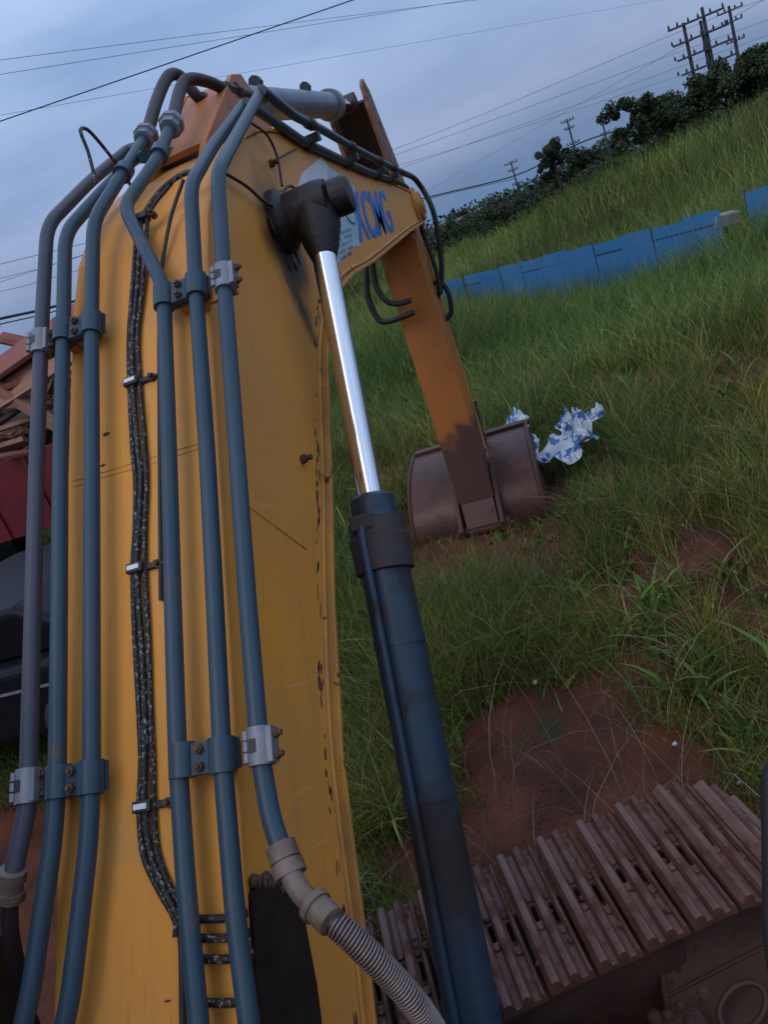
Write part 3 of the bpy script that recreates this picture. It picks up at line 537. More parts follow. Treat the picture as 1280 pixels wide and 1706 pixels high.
tl.tube(ring + [ring[0]], 0.005, 5)
P(tl, 'sticker_print', TEAL, boom)
cu = bpy.data.curves.new('lettering', 'FONT'); cu.body = 'XCMG'; cu.size = 1.0; cu.offset = 0.010; cu.extrude = 0.002; cu.space_character = 0.98; cu.resolution_u = 4
to = bpy.data.objects.new('lettering_source', cu); COL.objects.link(to)
bpy.context.view_layer.update()
lm = bpy.data.meshes.new_from_object(to.evaluated_get(bpy.context.evaluated_depsgraph_get())); bpy.data.objects.remove(to); bpy.data.curves.remove(cu)
co = np.array([v.co[:] for v in lm.vertices]); mn, mxx = co.min(0), co.max(0)
q = PTS['xcmg']
for v, c in zip(lm.vertices, co):
    u = (c[0] - mn[0]) / (mxx[0] - mn[0]); t = (c[1] - mn[1]) / (mxx[1] - mn[1])
    y = 4.01 + 1.10 * u + 0.10 * t; z = 2.548 + 0.256 * t
    v.co = (XR + 0.001 + (c[2] - mn[2]) * 0.4, y, z)
bml = bmesh.new()
for k, dy in enumerate((-0.012, 0.0, 0.012)):
    n0 = len(bml.verts); bml.from_mesh(lm); bml.verts.ensure_lookup_table()
    for v in bml.verts[n0:]: v.co.y += dy; v.co.x += 0.0003 * k
bml.to_mesh(lm); bml.free()
lm.name = 'lettering'; lm.materials.clear(); lm.materials.append(BLUEFILM)
lo = bpy.data.objects.new('lettering', lm); COL.objects.link(lo); lo.parent = boom; lo['label'] = 'large blue XCMG lettering on the boom side'
# grab studs by the side wires
for y, z in ((2.985, 2.905), (2.16, 2.0)):
    P(MB().rod((XR - 0.005, y, z), (0, y, z), [(0, 0.014), (0.02, 0.014), (0.02, 0.009), (0.04, 0.009)], 10), 'stud', BOLT, boom, 40)

# pipes
PR = 0.0195
def pipe(key, m, rad=0.07, r=PR, label=None):
    return P(MB().tube(fillet(PTS[key], rad, 8), r, 18), 'hydraulic_pipe', m, exc, 60, label=label)
pipe('L1', PIPEG, 0.07, label='greyish outermost pipe on the far side of the boom')
pipe('L2', PIPE); pipe('L3', PIPE)
pipe('R1', PIPE, 0.06, label='blue pipe kinked sideways below the boom bend')
pipe('R2', PIPE); pipe('R3', PIPE, label='blue pipe nearest the camera ending in a coiled hose')
pipe('A', PIPE, 0.05, 0.019); pipe('B', PIPE, 0.05, 0.019)
def hose(key, r, m=RUBBER, n=8, name='hydraulic_hose'):
    return P(MB().tube(spline(PTS[key], n), r, 14), name, m, exc, 60)
hose('L3hose', 0.022, HOSER); hose('R1hose', 0.022, HOSER)
hose('Ah', 0.021); hose('Bh', 0.019); hose('stickhose', 0.016); hose('loop1', 0.024); hose('loop2', 0.022)
def along(key, i, j, t0, prof, name, m, seg=20):
    a = Vector(PTS[key][i]); c = Vector(PTS[key][j]); d = (c - a).normalized()
    return P(MB().rod(a + d * t0, c + d, prof, seg), name, m, exc, 40)
# union nuts at the top of the two rear pipes, collars below
for key in ('L3', 'R1'):
    n_ = len(PTS[key])
    along(key, n_ - 2, n_ - 1, (Vector(PTS[key][-1]) - Vector(PTS[key][-2])).length - 0.035, [(0, 0.022), (0.0, 0.034), (0.028, 0.036), (0.03, 0.043), (0.05, 0.043), (0.052, 0.030), (0.085, 0.027), (0.10, 0.0225)], 'union_nut', CYLG, 8)
    along(key, n_ - 2, n_ - 1, 0.02, [(0, 0.021), (0, 0.029), (0.045, 0.029), (0.045, 0.021)], 'pipe_collar', PIPE)
for q, dr in ((PTS['R1hose'][-3], PTS['R1hose'][-1]), (PTS['L3hose'][-3], PTS['L3hose'][-1])):
    P(MB().rod(q, dr, [(0, 0.022), (0, 0.028), (0.07, 0.028), (0.07, 0.034), (0.10, 0.034), (0.10, 0.02), (0.16, 0.02)], 8), 'hose_fitting', HOSER, exc, 40)
# saddles that tie the two pipes to the front half of the boom
for t in (0.22, 0.50, 0.78, 0.96):
    ka = spline(PTS['A'], 10); kb = spline(PTS['B'], 10)
    ya = 3.02 + t * 2.6
    pa = min(ka, key=lambda v: abs(v.y - ya)); pb = min(kb, key=lambda v: abs(v.y - ya))
    s_ = MB(); s_.rod(pa - Vector((0, 0.03, -0.003)), pa + Vector((0, 1, -0.08)), [(0, 0.026), (0.06, 0.026)], 14)
    s_.rod(pb - Vector((0, 0.03, -0.003)), pb + Vector((0, 1, -0.08)), [(0, 0.026), (0.06, 0.026)], 14)
    s_.box((pa + pb) / 2 - Vector((0.01, 0, 0.02)), (0.10, 0.045, 0.035))
    P(s_, 'pipe_clamp', HOSER, exc, 40, bevel=0.002)
# hose fittings and the coiled guard at the lower end of the nearest pipe
pts = [Vector(q) for q in PTS['R3fit']]
sp = spline(pts, 5)
P(MB().tube(sp, 0.020, 18), 'elbow', TANF, exc, 60)
d0 = (pts[0] - Vector(PTS['R3'][1])).normalized()
P(MB().rod(pts[0] - d0 * 0.012, pts[0] + d0, [(0, 0.0205), (0, 0.029), (0.03, 0.029), (0.03, 0.0255), (0.034, 0.0255), (0.034, 0.031), (0.058, 0.031), (0.06, 0.022)], 12), 'union_nut', TANF, exc, 40)
d1 = (pts[-1] - pts[-2]).normalized()
P(MB().rod(pts[-1] - d1 * 0.012, pts[-1] + d1, [(0, 0.021), (0, 0.030), (0.014, 0.030), (0.014, 0.026), (0.05, 0.026), (0.052, 0.021)], 18), 'hose_fitting', TANF, exc, 40)
hs = spline(PTS['spiral'], 14)
P(MB().tube(hs, 0.0195, 16), 'hydraulic_hose', HOSER, exc, 60)
cum = [0]
for i in range(1, len(hs)): cum.append(cum[-1] + (hs[i] - hs[i - 1]).length)
Lh = cum[-1]; helix = []; turns = 44; nn = turns * 12; u = Vector((0, 0, 1))
for k in range(nn + 1):
    sL = 0.045 + (Lh - 0.05) * k / nn; i = max(j for j in range(len(cum)) if cum[j] <= sL); i = min(i, len(hs) - 2)
    f_ = (sL - cum[i]) / max(cum[i + 1] - cum[i], 1e-6); p = hs[i].lerp(hs[i + 1], f_); d = (hs[i + 1] - hs[i]).normalized()
    u = (u - d * u.dot(d)).normalized(); bn = d.cross(u); a = 2 * math.pi * turns * k / nn
    helix.append(p + (u * math.cos(a) + bn * math.sin(a)) * 0.0225)
P(MB().tube(helix, 0.0022, 5), 'coil_guard', SPRING, exc, 180)
lf = [Vector(q) for q in PTS['L1fit']]
P(MB().tube(spline(lf, 6), 0.018, 14), 'hydraulic_hose', HOSER, exc, 60)
P(MB().rod(lf[0] + (lf[0] - lf[1]) * .3, lf[1], [(0, 0.02), (0, 0.030), (0.022, 0.030), (0.022, 0.025), (0.045, 0.025), (0.045, 0.032), (0.065, 0.032), (0.067, 0.02)], 10), 'union_nut', TANF, exc, 40)

# clamps: two double saddles and two hinged single ones in each of the two rows
Mtop = Matrix((XV, E_, N_)).transposed()
def band(c, r, ln): return MB().rod(Vector(c) - E_ * ln / 2, Vector(c) + E_, [(0, r - 0.006), (0.0, r), (ln, r), (ln, r - 0.006)], 22)
for row in ('clamps_low', 'clamps_up'):
    C = [Vector(q) for q in PTS[row]]
    for i, j in ((1, 2), (3, 4)):
        a, c = C[i], C[j]; mid = (a + c) / 2
        s_ = MB()
        for q in (a, c):
            q_ = q
            s_.rod(q_ - E_ * 0.034, q_ + E_, [(0, 0.021), (0, 0.0275), (0.068, 0.0275), (0.068, 0.021)], 22)
        s_.box(mid, ((c - a).length - 0.045, 0.062, 0.016), Mtop)
        s_.box(mid - N_ * 0.018, ((c - a).length + 0.055, 0.060, 0.010), Mtop)
        cl0 = P(s_, 'pipe_clamp', PIPE, exc, 40, bevel=0.0015)
        P(MB().box(mid - N_ * 0.042, (0.05, 0.05, 0.044), Mtop), 'clamp_foot', YELEDGE, cl0, bevel=0.002)
        for s2 in (-0.017, 0.017):
            P(MB().rod(mid + E_ * s2 + N_ * 0.007, mid + E_ * s2 + N_, [(0, 0.0105), (0.011, 0.0105), (0.011, 0.006), (0.017, 0.006)], 6), 'bolt', BOLT, cl0, 30)
    for i, sg in ((0, -1), (5, 1)):
        c = C[i]; s_ = MB()
        s_.rod(c - E_ * 0.036, c + E_, [(0, 0.021), (0, 0.0275), (0.072, 0.0275), (0.072, 0.021)], 22)
        s_.box(c + XV * 0.027 + N_ * 0.004, (0.012, 0.066, 0.030), Mtop)
        cl0 = P(s_, 'hinged_clamp', CLAMPG, exc, 40, bevel=0.0015)
        for t2 in (-0.021, 0.0, 0.021):       # knuckles of the hinge
            P(MB().rod(c - XV * 0.021 + N_ * 0.021 + E_ * (t2 - 0.0085), c - XV * 0.021 + N_ * 0.021 + E_, [(0, 0.007), (0.017, 0.007)], 10), 'knuckle', CLAMPG, cl0, 40)
        P(MB().box(c - XV * 0.004 + N_ * 0.0262, (0.016, 0.026, 0.003), Mtop), 'latch', HOSER, cl0)
        for s2 in (-0.02, 0.02):
            P(MB().rod(c + XV * 0.030 + E_ * s2 + N_ * 0.002, c + XV + E_ * s2, [(0, 0.010), (0.010, 0.010), (0.010, 0.006), (0.018, 0.006)], 6), 'bolt', BOLT, cl0, 30)
        tgt = XC - 0.20 if sg < 0 else XC + 0.205
        P(MB().box(Vector(((c.x + tgt) / 2, c.y, c.z)) - N_ * 0.036, (abs(c.x - tgt) + 0.03, 0.05, 0.012), Mtop), 'clamp_foot', YELEDGE, cl0, bevel=0.002)
        P(MB().box(Vector((tgt, c.y, c.z)) - N_ * 0.050, (0.03, 0.045, 0.028), Mtop), 'clamp_foot', YELEDGE, cl0, bevel=0.002)

# cable bundle up the middle of the boom
base = [Vector(q) for q in PTS['cable']]
for k, (ox, oh, r_) in enumerate(((-0.0155, 0.0, 0.0066), (0.0005, 0.004, 0.0070), (0.0160, -0.001, 0.0062))):
    pts = [q + XV * (ox * (1 + 0.25 * math.sin(i * 1.7 + k))) + N_ * oh for i, q in enumerate(base)]
    P(MB().tube(spline(pts, 8), r_, 10), 'cable', CABLE, exc, 60)
P(MB().tube(spline(PTS['cable_up'], 8), 0.008, 10), 'cable', CABLE, exc, 60)
P(MB().tube(spline([Vector(q) + XV * .012 - N_ * .004 for q in PTS['cable_up'][:3]] + [Vector((-0.97, 2.33, 2.88))], 8), 0.006, 8), 'cable', RUBBER, exc, 60)
for key, r_, m_ in (('cable_thin', 0.0055, RUBBER), ('cable_low', 0.007, RUBBER), ('loopwire', 0.0055, CABLE), ('sidewire', 0.0055, HOSER), ('sidewire2', 0.005, HOSER), ('sidewire3', 0.004, HOSER)):
    P(MB().tube(spline(PTS[key], 8), r_, 8), 'cable', m_, exc, 60)
def tie(c, wdt=0.044):
    c = Vector(c); t = MB()
    t.box(c + N_ * 0.004, (wdt, 0.024, 0.026), Mtop); t.box(c + XV * 0.038 - N_ * 0.006, (0.04, 0.016, 0.014), Mtop)
    o = P(t, 'cable_clip', RUBBER, exc, bevel=0.003)
    P(MB().box(c + N_ * 0.0182, (wdt * 0.72, 0.011, 0.003), Mtop), 'white_band', WHITE, o)
    P(MB().rod(c + XV * 0.056 - N_ * 0.02, c + XV * 0.056 + N_, [(0, 0.011), (0.022, 0.011), (0.022, 0.006), (0.032, 0.006)], 8), 'bolt', BOLT, o, 30)
    P(MB().rod(c + XV * 0.04 - N_ * 0.002, c + XV, [(0, 0.004), (0.045, 0.004)], 8), 'stud', BOLT, o, 40)
for q in PTS['ties']: tie(q)
c0 = Vector(PTS['cable'][0])
P(MB().box(c0 + N_ * 0.004, (0.052, 0.022, 0.028), Mtop), 'cable_clip', RUBBER, exc, bevel=0.003)
P(MB().rod(c0 + XV * 0.038 - N_ * 0.01, c0 + XV * 0.038 + N_, [(0, 0.010), (0.02, 0.010), (0.02, 0.005), (0.03, 0.005)], 8), 'bolt', BOLT, exc, 40)
for q in PTS['ties_low']:
    q = Vector(q)
    P(MB().tube(spline([q - XV * 0.07 - N_ * 0.01, q - XV * 0.03 + N_ * 0.002, q + XV * 0.03 + N_ * 0.002 - E_ * 0.004, q + XV * 0.07 - N_ * 0.008], 5), 0.008, 8), 'cable', CABLE, exc, 60)

# boom cylinder on the near flank
ca = Vector((-0.72, 1.18, 0.187)); cb = Vector((-0.72, 2.835, 2.697)); cd = (cb - ca).normalized(); CL = (cb - ca).length
def at(t): return ca + cd * t
tg = (Vector((-0.72, 2.12, 1.698)) - ca).length       # gland position
bcyl = P(MB().rod(ca, cb, [(0.0, 0.05), (0.03, 0.076), (tg - 0.10, 0.078)], 36), 'boom_cylinder', CYLB, exc, 40, label='dark blue boom cylinder with bright chrome rod')
P(MB().rod(at(tg - 0.10), cb, [(0, 0.077), (0.004, 0.092), (0.11, 0.097), (0.115, 0.090), (0.165, 0.090)], 36), 'gland', HEAD, bcyl, 40)
P(MB().rod(at(tg + 0.065), cb, [(0, 0.088), (0.006, 0.074), (0.075, 0.072), (0.085, 0.060), (0.09, 0.046)], 36), 'gland_cap', CYLB, bcyl, 40)
P(MB().rod(at(tg + 0.1), cb, [(0, 0.0425), (CL - tg - 0.14, 0.0425)], 40), 'rod', CHROME, bcyl, 40)
bn = cd.cross(XV).normalized()
if bn.y > 0: bn = -bn                                   # towards the operator
off = (-XV * 0.042 + bn * 0.080)
off2 = (-XV * 0.024 + bn * 0.092)
P(MB().tube([at(0.1) + off2, at(0.5) + off2, at(tg - 0.05) + off2, at(tg + 0.02) + off2, at(tg + 0.05) + off2 * 0.85], 0.0135, 14), 'oil_pipe', CYLB, bcyl, 60)
P(MB().box(at(tg + 0.055) + bn * 0.070 - XV * 0.02, (0.075, 0.05, 0.05), cd.to_track_quat('Y', 'Z').to_matrix()), 'port_block', HEAD, bcyl, bevel=0.006)
for t in (0.45, 1.0, 1.45):
    P(MB().rod(at(t), cb, [(0, 0.0785), (0, 0.081), (0.03, 0.081), (0.03, 0.0785)], 36), 'strap', CYLB, bcyl, 40)
# greasy rod eye, pin and cap
eye = MB(); eye.rod((XR - 0.002, cb.y, cb.z), (0, cb.y, cb.z), [(0, 0.115), (0.03, 0.11), (0.05, 0.085), (0.17, 0.088), (0.205, 0.08), (0.21, 0.05)], 30)
P(eye, 'rod_eye', GREASE, bcyl, 50, bevel=0.004)
P(MB().rod(cb - cd * 0.20, cb, [(0, 0.046), (0.05, 0.062), (0.12, 0.080), (0.18, 0.085)], 28), 'eye_neck', GREASE, bcyl, 50)
P(MB().rod((-0.645, cb.y + 0.01, cb.z + 0.005), (0, cb.y + 0.01, cb.z + 0.005), [(0, 0.066), (0.05, 0.066), (0.062, 0.058), (0.066, 0.03)], 28), 'pin_cap', GREASE, bcyl, 40)
bl = MB()
for k in range(22):
    t = random.uniform(0, 6.28); r_ = random.uniform(0.05, 0.125); s_ = random.uniform(0.012, 0.034); c_ = Vector((XR + 0.004, cb.y + math.cos(t) * r_ - .02, cb.z + math.sin(t) * r_ - .03))
    bl.add([c_ + Vector((s_ * 0.5 * math.cos(w_), s_ * math.cos(q) * math.cos(w_) , s_ * math.sin(q) + s_ * 0.6 * math.sin(w_))) for w_ in (-1, 0.3) for q in (0, 1.26, 2.5, 3.8, 5.0)], [(j, (j + 1) % 5, 5 + (j + 1) % 5, 5 + j) for j in range(5)] + [(4, 3, 2, 1, 0), (5, 6, 7, 8, 9)])
o = P(bl, 'grease_lumps', GREASE, bcyl, 180); o['kind'] = 'stuff'
# the other boom cylinder, beyond the boom
m2 = Matrix.Translation((2 * XC, 0, 0)) @ Matrix.Diagonal((-1, 1, 1, 1))
oc = MB(); oc.rod(ca, cb, [(0.0, 0.05), (0.03, 0.078), (tg - 0.10, 0.080), (tg - .1, .09), (tg + .08, .09), (tg + .08, .043), (CL - .1, .043), (CL - .1, .08), (CL + .05, .08)], 28)
oc.v = [tuple(m2 @ Vector(v)) for v in oc.v]
P(oc, 'boom_cylinder', CYLB, exc, 40)

# arm cylinder on top of the boom
a0 = Vector((XC, 3.38, 3.235)); a1 = Vector((XC, 6.27, 3.50)); al = (a1 - a0).length
acyl = P(MB().rod(a0 - Vector((0, .04, 0)), a1, [(0, 0.05), (0.05, 0.074), (2.20, 0.076)], 32), 'arm_cylinder', CYLG, exc, 40, label='grey arm cylinder lying along the top of the boom')
P(MB().rod(a0 + (a1 - a0).normalized() * 2.14, a1, [(0, 0.077), (0.003, 0.097), (0.09, 0.099), (0.095, 0.085), (0.15, 0.082), (0.155, 0.045)], 32), 'gland', CYLG, acyl, 40)
P(MB().rod(a0 + (a1 - a0).normalized() * 2.25, a1, [(0, 0.042), (al - 2.30, 0.042)], 24), 'rod', CHROME, acyl, 40)
P(MB().rod((XC - 0.06, a1.y, a1.z), (0, a1.y, a1.z), [(0, 0.075), (0.12, 0.075)], 24), 'rod_eye', HEAD, acyl, 40)
for t in (0.5, 1.5):
    pp = a0 + (a1 - a0).normalized() * t + Vector((0.03, 0, 0.085))
    P(MB().rod(pp - Vector((0, .02, 0)), pp + Vector((0, 1, 0)), [(0, .03), (.05, .03), (.05, .02), (.08, .02)], 8), 'port', HEAD, acyl, 40)

# arm
arm_prof = [(6.30, 2.86), (6.30, 2.46), (6.24, 2.30), (6.00, 0.34), (5.90, 0.14), (5.93, 0.02), (6.04, -0.04), (6.20, 0.08), (6.46, 0.85), (6.72, 2.20), (6.76, 2.66), (6.70, 2.86)]
AXR, AXL = -0.935, -1.215
arm = P(MB().prism(arm_prof, AXL, AXR), 'arm', ARMP, exc, bevel=0.006)
ear = [(6.30, 2.50), (6.20, 2.95), (6.14, 3.42), (6.18, 3.58), (6.28, 3.63), (6.40, 3.56), (6.66, 2.98), (6.76, 2.60)]
for x0, x1 in ((AXR - 0.01, AXR + 0.018), (AXL - 0.018, AXL + 0.01)):
    P(MB().prism(ear, x0, x1), 'arm_ear', EARM, arm, bevel=0.004)
P(MB().prism([(6.60, 2.85), (6.36, 3.50), (6.38, 3.52), (6.63, 2.86)], AXL + 0.012, AXR - 0.012), 'back_web', DARKM, arm)
# flange plates overhanging the arm's sides
for x0 in (AXR + 0.001, AXL - 0.013):
    P(MB().prism([(6.70, 2.40), (6.735, 2.40), (6.50, 0.80), (6.30, 0.25), (6.26, 0.27), (6.46, 0.82)], x0, x0 + 0.012), 'edge_strip', YELEDGE, arm)
P(MB().prism([(6.31, 2.46), (6.245, 2.30), (6.005, 0.34), (5.992, 0.34), (6.230, 2.30), (6.295, 2.46)], AXL - 0.012, AXR + 0.012), 'inner_plate', ARMP, arm)
P(MB().tube(spline([(AXL + 0.03, 6.083, 0.985), (AXL + 0.09, 6.070, 0.86), (XC + 0.02, 6.064, 0.81), (AXR - 0.08, 6.072, 0.88), (AXR - 0.02, 6.086, 1.0)], 6), 0.0045, 6), 'weld_seam', YELEDGE, arm, 180)
bcy = P(MB().rod((XC, 6.90, 2.62), (XC, 6.80, 0.95), [(0, 0.05), (0.03, 0.065), (1.1, 0.067), (1.1, 0.075), (1.2, 0.075), (1.2, 0.035), (1.66, 0.035)], 24), 'bucket_cylinder', CYLB, exc, 40)
for xx in (-1.0, -1.17):
    P(MB().prism([(6.20, 0.62), (6.26, 0.58), (6.82, 0.92), (6.80, 1.0), (6.76, 1.0)], xx, xx + 0.03), 'tipping_link', STEELR, exc, bevel=0.003)
    P(MB().prism([(6.76, 0.98), (6.84, 0.98), (6.60, 0.36), (6.52, 0.38)], xx + 0.035, xx + 0.065), 'tipping_link', STEELR, exc, bevel=0.003)

# bucket: convex back shell towards the operator, side plates, lip and teeth
def shell_pt(t):                       # profile of the shell in (Y, Z), lower lip to upper lip
    return spline([(0, 6.30, -0.14), (0, 6.06, -0.09), (0, 5.98, 0.05), (0, 6.06, 0.30), (0, 6.32, 0.50), (0, 6.62, 0.60), (0, 6.88, 0.63)], 8)
prof = [(p.y, p.z) for p in shell_pt(0)]
def bx(t, side):                       # bucket narrows towards its upper lip
    return (-0.545 - 0.055 * t) if side > 0 else (-1.70 + 0.075 * t)
n = len(prof); sh = MB(); vs = []
for i, (y, z) in enumerate(prof):
    t = i / (n - 1); a = Vector(prof[max(i - 1, 0)]); c = Vector(prof[min(i + 1, n - 1)]); d = (c - a).normalized(); nn = Vector((d.y, -d.x)) * 0.018
    xs_ = np.linspace(bx(t, -1), bx(t, 1), 13)
    for xq in xs_: vs.append((xq, y + 0.006 * math.sin(xq * 9 + t * 5) * 0.4, z))
    for xq in xs_: vs.append((xq, y + nn.x, z + nn.y))
fs = []
for i in range(n - 1):
    for k in range(12):
        a = i * 26 + k; c = a + 26
        fs += [(a, a + 1, c + 1, c), (a + 13, c + 13, c + 14, a + 14)]
for k in range(12):
    fs += [(k, k + 13, k + 14, k + 1)]; a = (n - 1) * 26 + k; fs += [(a, a + 1, a + 14, a + 13)]
sh.add(vs, fs)
bucket = P(sh, 'bucket', BLADE, exc, 50, label='rusty brown digging bucket with its rounded back to the machine')
for side in (1, -1):
    x0 = bx(0, side); x1 = bx(1, side); pl = [(x0 + (x1 - x0) * (i / (n - 1)), y, z) for i, (y, z) in enumerate(prof)] + [(x1, 7.15, 0.45), ((x0 + x1) / 2, 7.05, 0.05), (x0, 6.65, -0.14)]
    P(MB().extr(pl, (0.022 * side, 0, 0)), 'side_plate', STEELR, bucket, bevel=0.003)
    rimp = [(q[0] + 0.022 * side, q[1], q[2]) for q in pl[2:n]]
    P(MB().tube(rimp, 0.016, 8), 'wear_rim', STEELR, bucket, 60)
P(MB().box((XC - 0.04, 6.86, 0.637), (1.04, 0.10, 0.03)), 'upper_lip', STEELR, bucket, bevel=0.004)
for k in range(5):
    xx = -1.53 + k * 0.225
    P(MB().prism([(6.88, 0.64), (7.02, 0.62), (7.16, 0.55), (7.02, 0.575), (6.88, 0.595)], xx, xx + 0.09), 'tooth', STEELR, bucket, bevel=0.004)
P(MB().box((XC - 0.05, 6.07, -0.10), (1.14, 0.16, 0.028), Matrix.Rotation(-0.25, 3, 'X')), 'lower_edge', STEELR, bucket, bevel=0.004)
for xx in (-1.27, -0.92):              # hinge ears either side of the arm
    P(MB().prism([(5.86, 0.0), (5.84, 0.16), (5.94, 0.28), (6.08, 0.42), (6.36, 0.56), (6.46, 0.55), (6.22, 0.30), (6.16, 0.05)], xx, xx + 0.035), 'hinge_ear', STEELR, bucket, bevel=0.004)
P(MB().rod((-1.30, 5.95, 0.10), (0, 5.95, 0.10), [(0, 0.055), (0.45, 0.055)], 18), 'hinge_pin', STEELR, bucket, 40)

# ------------------------------------------------------------------ track (the carriage stands crosswise under the turned upper body)
tA, tB = Vector((-0.714, 1.773, 0)), Vector((-0.006, 2.037, 0))
tu = (tB - tA).normalized(); tw = Vector((tu.y, -tu.x, 0))          # travel direction, and across it towards the machine
TW = 0.53; PITCH = 0.152; ZT = 0.45
edge0 = Vector((-0.813, 2.019, 0))                                   # outer edge of the shoe at slot 0
trk = MB()
cmid = edge0 + tw * TW / 2
Mt = Matrix((tu, tw, Vector((0, 0, 1)))).transposed()
trk.box(cmid - tu * 0.9 + Vector((0, 0, 0.14)), (2.9, 0.26, 0.40), Mt)
track = P(trk, 'track', MUD, exc, bevel=0.02)
def make_shoe():
    m = MB(); hw = TW / 2
    prof_ = [(-0.086, -0.012), (-0.086, 0.004), (-0.078, 0.012), (-0.070, 0.024), (-0.056, 0.028), (-0.044, 0.024), (-0.038, 0.014), (-0.035, 0.006), (-0.013, 0.006), (-0.010, 0.014), (-0.003, 0.025), (0.009, 0.029), (0.021, 0.025), (0.028, 0.014), (0.031, 0.006), (0.053, 0.006), (0.056, 0.013), (0.062, 0.018), (0.070, 0.013), (0.074, 0.0), (0.074, -0.012)]
    slots = {7: (-0.036, 0.030), 14: (-0.022, 0.074)}               # bare strips with an oblong mud slot
    prof_ = [(u * 0.88, z * 1.25 if z > 0.007 else z - 0.002) for u, z in prof_]
    nP = len(prof_)
    for i in range(nP):
        (u0, z0), (u1, z1) = prof_[i], prof_[(i + 1) % nP]
        if i in slots:
            s0, s1 = slots[i]; zc = z0; inset = 0.0015
            ring_ = []
            ru = (u1 - u0) / 2 - inset; uc = (u0 + u1) / 2
            for k in range(7): a = math.pi * k / 6; ring_.append((uc + ru * math.cos(a), s1 - ru + ru * math.sin(a)))
            for k in range(7): a = math.pi + math.pi * k / 6; ring_.append((uc + ru * math.cos(a), s0 + ru + ru * math.sin(a)))
            vs = [(u, v, zc) for u, v in ring_] + [(u, v, zc - 0.016) for u, v in ring_] + [(u1, hw, zc), (u0, hw, zc), (u0, -hw, zc), (u1, -hw, zc)]
            f = [(k, (k + 1) % 14, 14 + (k + 1) % 14, 14 + k) for k in range(14)]
            f += [(28, 0 + 3, 2, 1, 0), (29, 6, 5, 4, 3), (28, 29, 3), (30, 10, 9, 8, 7), (31, 13, 12, 11, 10), (30, 31, 10), (29, 30, 7, 6), (28, 0, 13, 31)]
            m.add(vs, f)
        elif i == nP - 1: pass                                       # open underside
        else:
            m.add([(u0, -hw, z0), (u1, -hw, z1), (u1, hw, z1), (u0, hw, z0)], [(0, 1, 2, 3)])
    for s in (-hw, hw): m.add([(u, s, z) for u, z in prof_], [tuple(range(nP))])
    for u, v in ((-0.021, -0.060), (-0.021, 0.054), (0.037, -0.046), (0.037, 0.098)):
        m.rod((u, v, 0.001), (u, v, 1), [(0, 0.0115), (0.008, 0.0115), (0.010, 0.008)], 6)
    return m
so = make_shoe().build('track_shoe', SHOE, None, bevel=0.0016)
bmm = bmesh.new(); bmm.from_mesh(so.data); bmesh.ops.remove_doubles(bmm, verts=bmm.verts, dist=1e-5); bmesh.ops.recalc_face_normals(bmm, faces=bmm.faces); bmm.to_mesh(so.data); bmm.free()
def put_shoe(pos, ang, first=[True]):
    o = so if first[0] else so.copy()
    if not first[0]: COL.objects.link(o)
    first[0] = False
    o.parent = track
    mm = Mt.to_4x4() @ Matrix.Rotation(ang, 4, 'Y') @ Matrix.Rotation(random.uniform(-.012, .012), 4, 'X')
    mm.translation = pos; o.matrix_basis = mm
N_FLAT = 18; right_end = 0.70
for k in range(N_FLAT):
    sU = right_end - 0.07 - k * PITCH
    put_shoe(cmid + tu * sU + Vector((0, 0, ZT - 0.02 + random.uniform(-0.004, 0.004) - 0.0012 * k)), random.uniform(-0.02, 0.02))
RAD = 0.31; ce = cmid + tu * right_end + Vector((0, 0, ZT - 0.02 - RAD))
for k in range(6):
    a = (k + 0.55) * PITCH / RAD
    put_shoe(ce + tu * math.sin(a) * RAD + Vector((0, 0, math.cos(a) * RAD)), a)
P(MB().rod(ce - tw * 0.06, ce + tw, [(0, 0.10), (0.0, 0.255), (0.03, 0.26), (0.09, 0.26), (0.12, 0.255), (0.12, 0.10)], 36), 'idler_wheel', MUD, track, 40)
ch = MB()
for k in range(22):                    # chain links under the shoes
    for s_ in (-0.055, 0.055): ch.box(cmid + tu * (right_end - 0.07 - k * PITCH) + tw * s_ + Vector((0, 0, ZT - 0.07)), (0.11, 0.025, 0.07), Mt)
o = P(ch, 'chain_links', MUD, track, bevel=0.004); o['kind'] = 'stuff'
# carriage frame, mud shelf and guard plate between the track and the machine
fr = MB(); f0 = edge0 + tw * (TW + 0.02)
fr.box(f0 + tu * -0.75 + tw * 0.16 + Vector((0, 0, 0.02)), (2.5, 0.36, 0.30), Mt)
P(fr, 'carriage_frame', MUD, exc, bevel=0.03)
def tpt(u, v, z): return edge0 + tu * u + tw * v + Vector((0, 0, z))
gp = [Vector(q) for q in PTS['plate']]
nrm = (gp[1] - gp[0]).cross(gp[3] - gp[0]).normalized()
if nrm.z < 0: nrm = -nrm
gpl = MB(); gpl.extr(gp, nrm * 0.02)
g0 = P(gpl, 'guard_plate', MUDPL, exc, bevel=0.01, label='mud-caked brown guard plate beside the track')
P(MB().tube([gp[0] + nrm * 0.02, gp[3] + nrm * 0.02], 0.012, 8), 'plate_rib', MUDPL, g0, 60)
P(MB().tube([gp[0].lerp(gp[3], .62) + nrm * 0.02, gp[1].lerp(gp[2], .55) + nrm * 0.02], 0.006, 8), 'plate_rib', MUDPL, g0, 60)
rr_ = []
for k in range(25):
    a = 2 * math.pi * k / 24; c_ = gp[0].lerp(gp[2], 0.62) + tw * .10 - tu * .03 + nrm * 0.022; rr_.append(c_ + (gp[1] - gp[0]).normalized() * 0.075 * math.cos(a) + (gp[3] - gp[0]).normalized() * 0.055 * math.sin(a))
P(MB().tube(rr_, 0.010, 8, cap=False), 'ring_lug', STEELR, g0, 60)
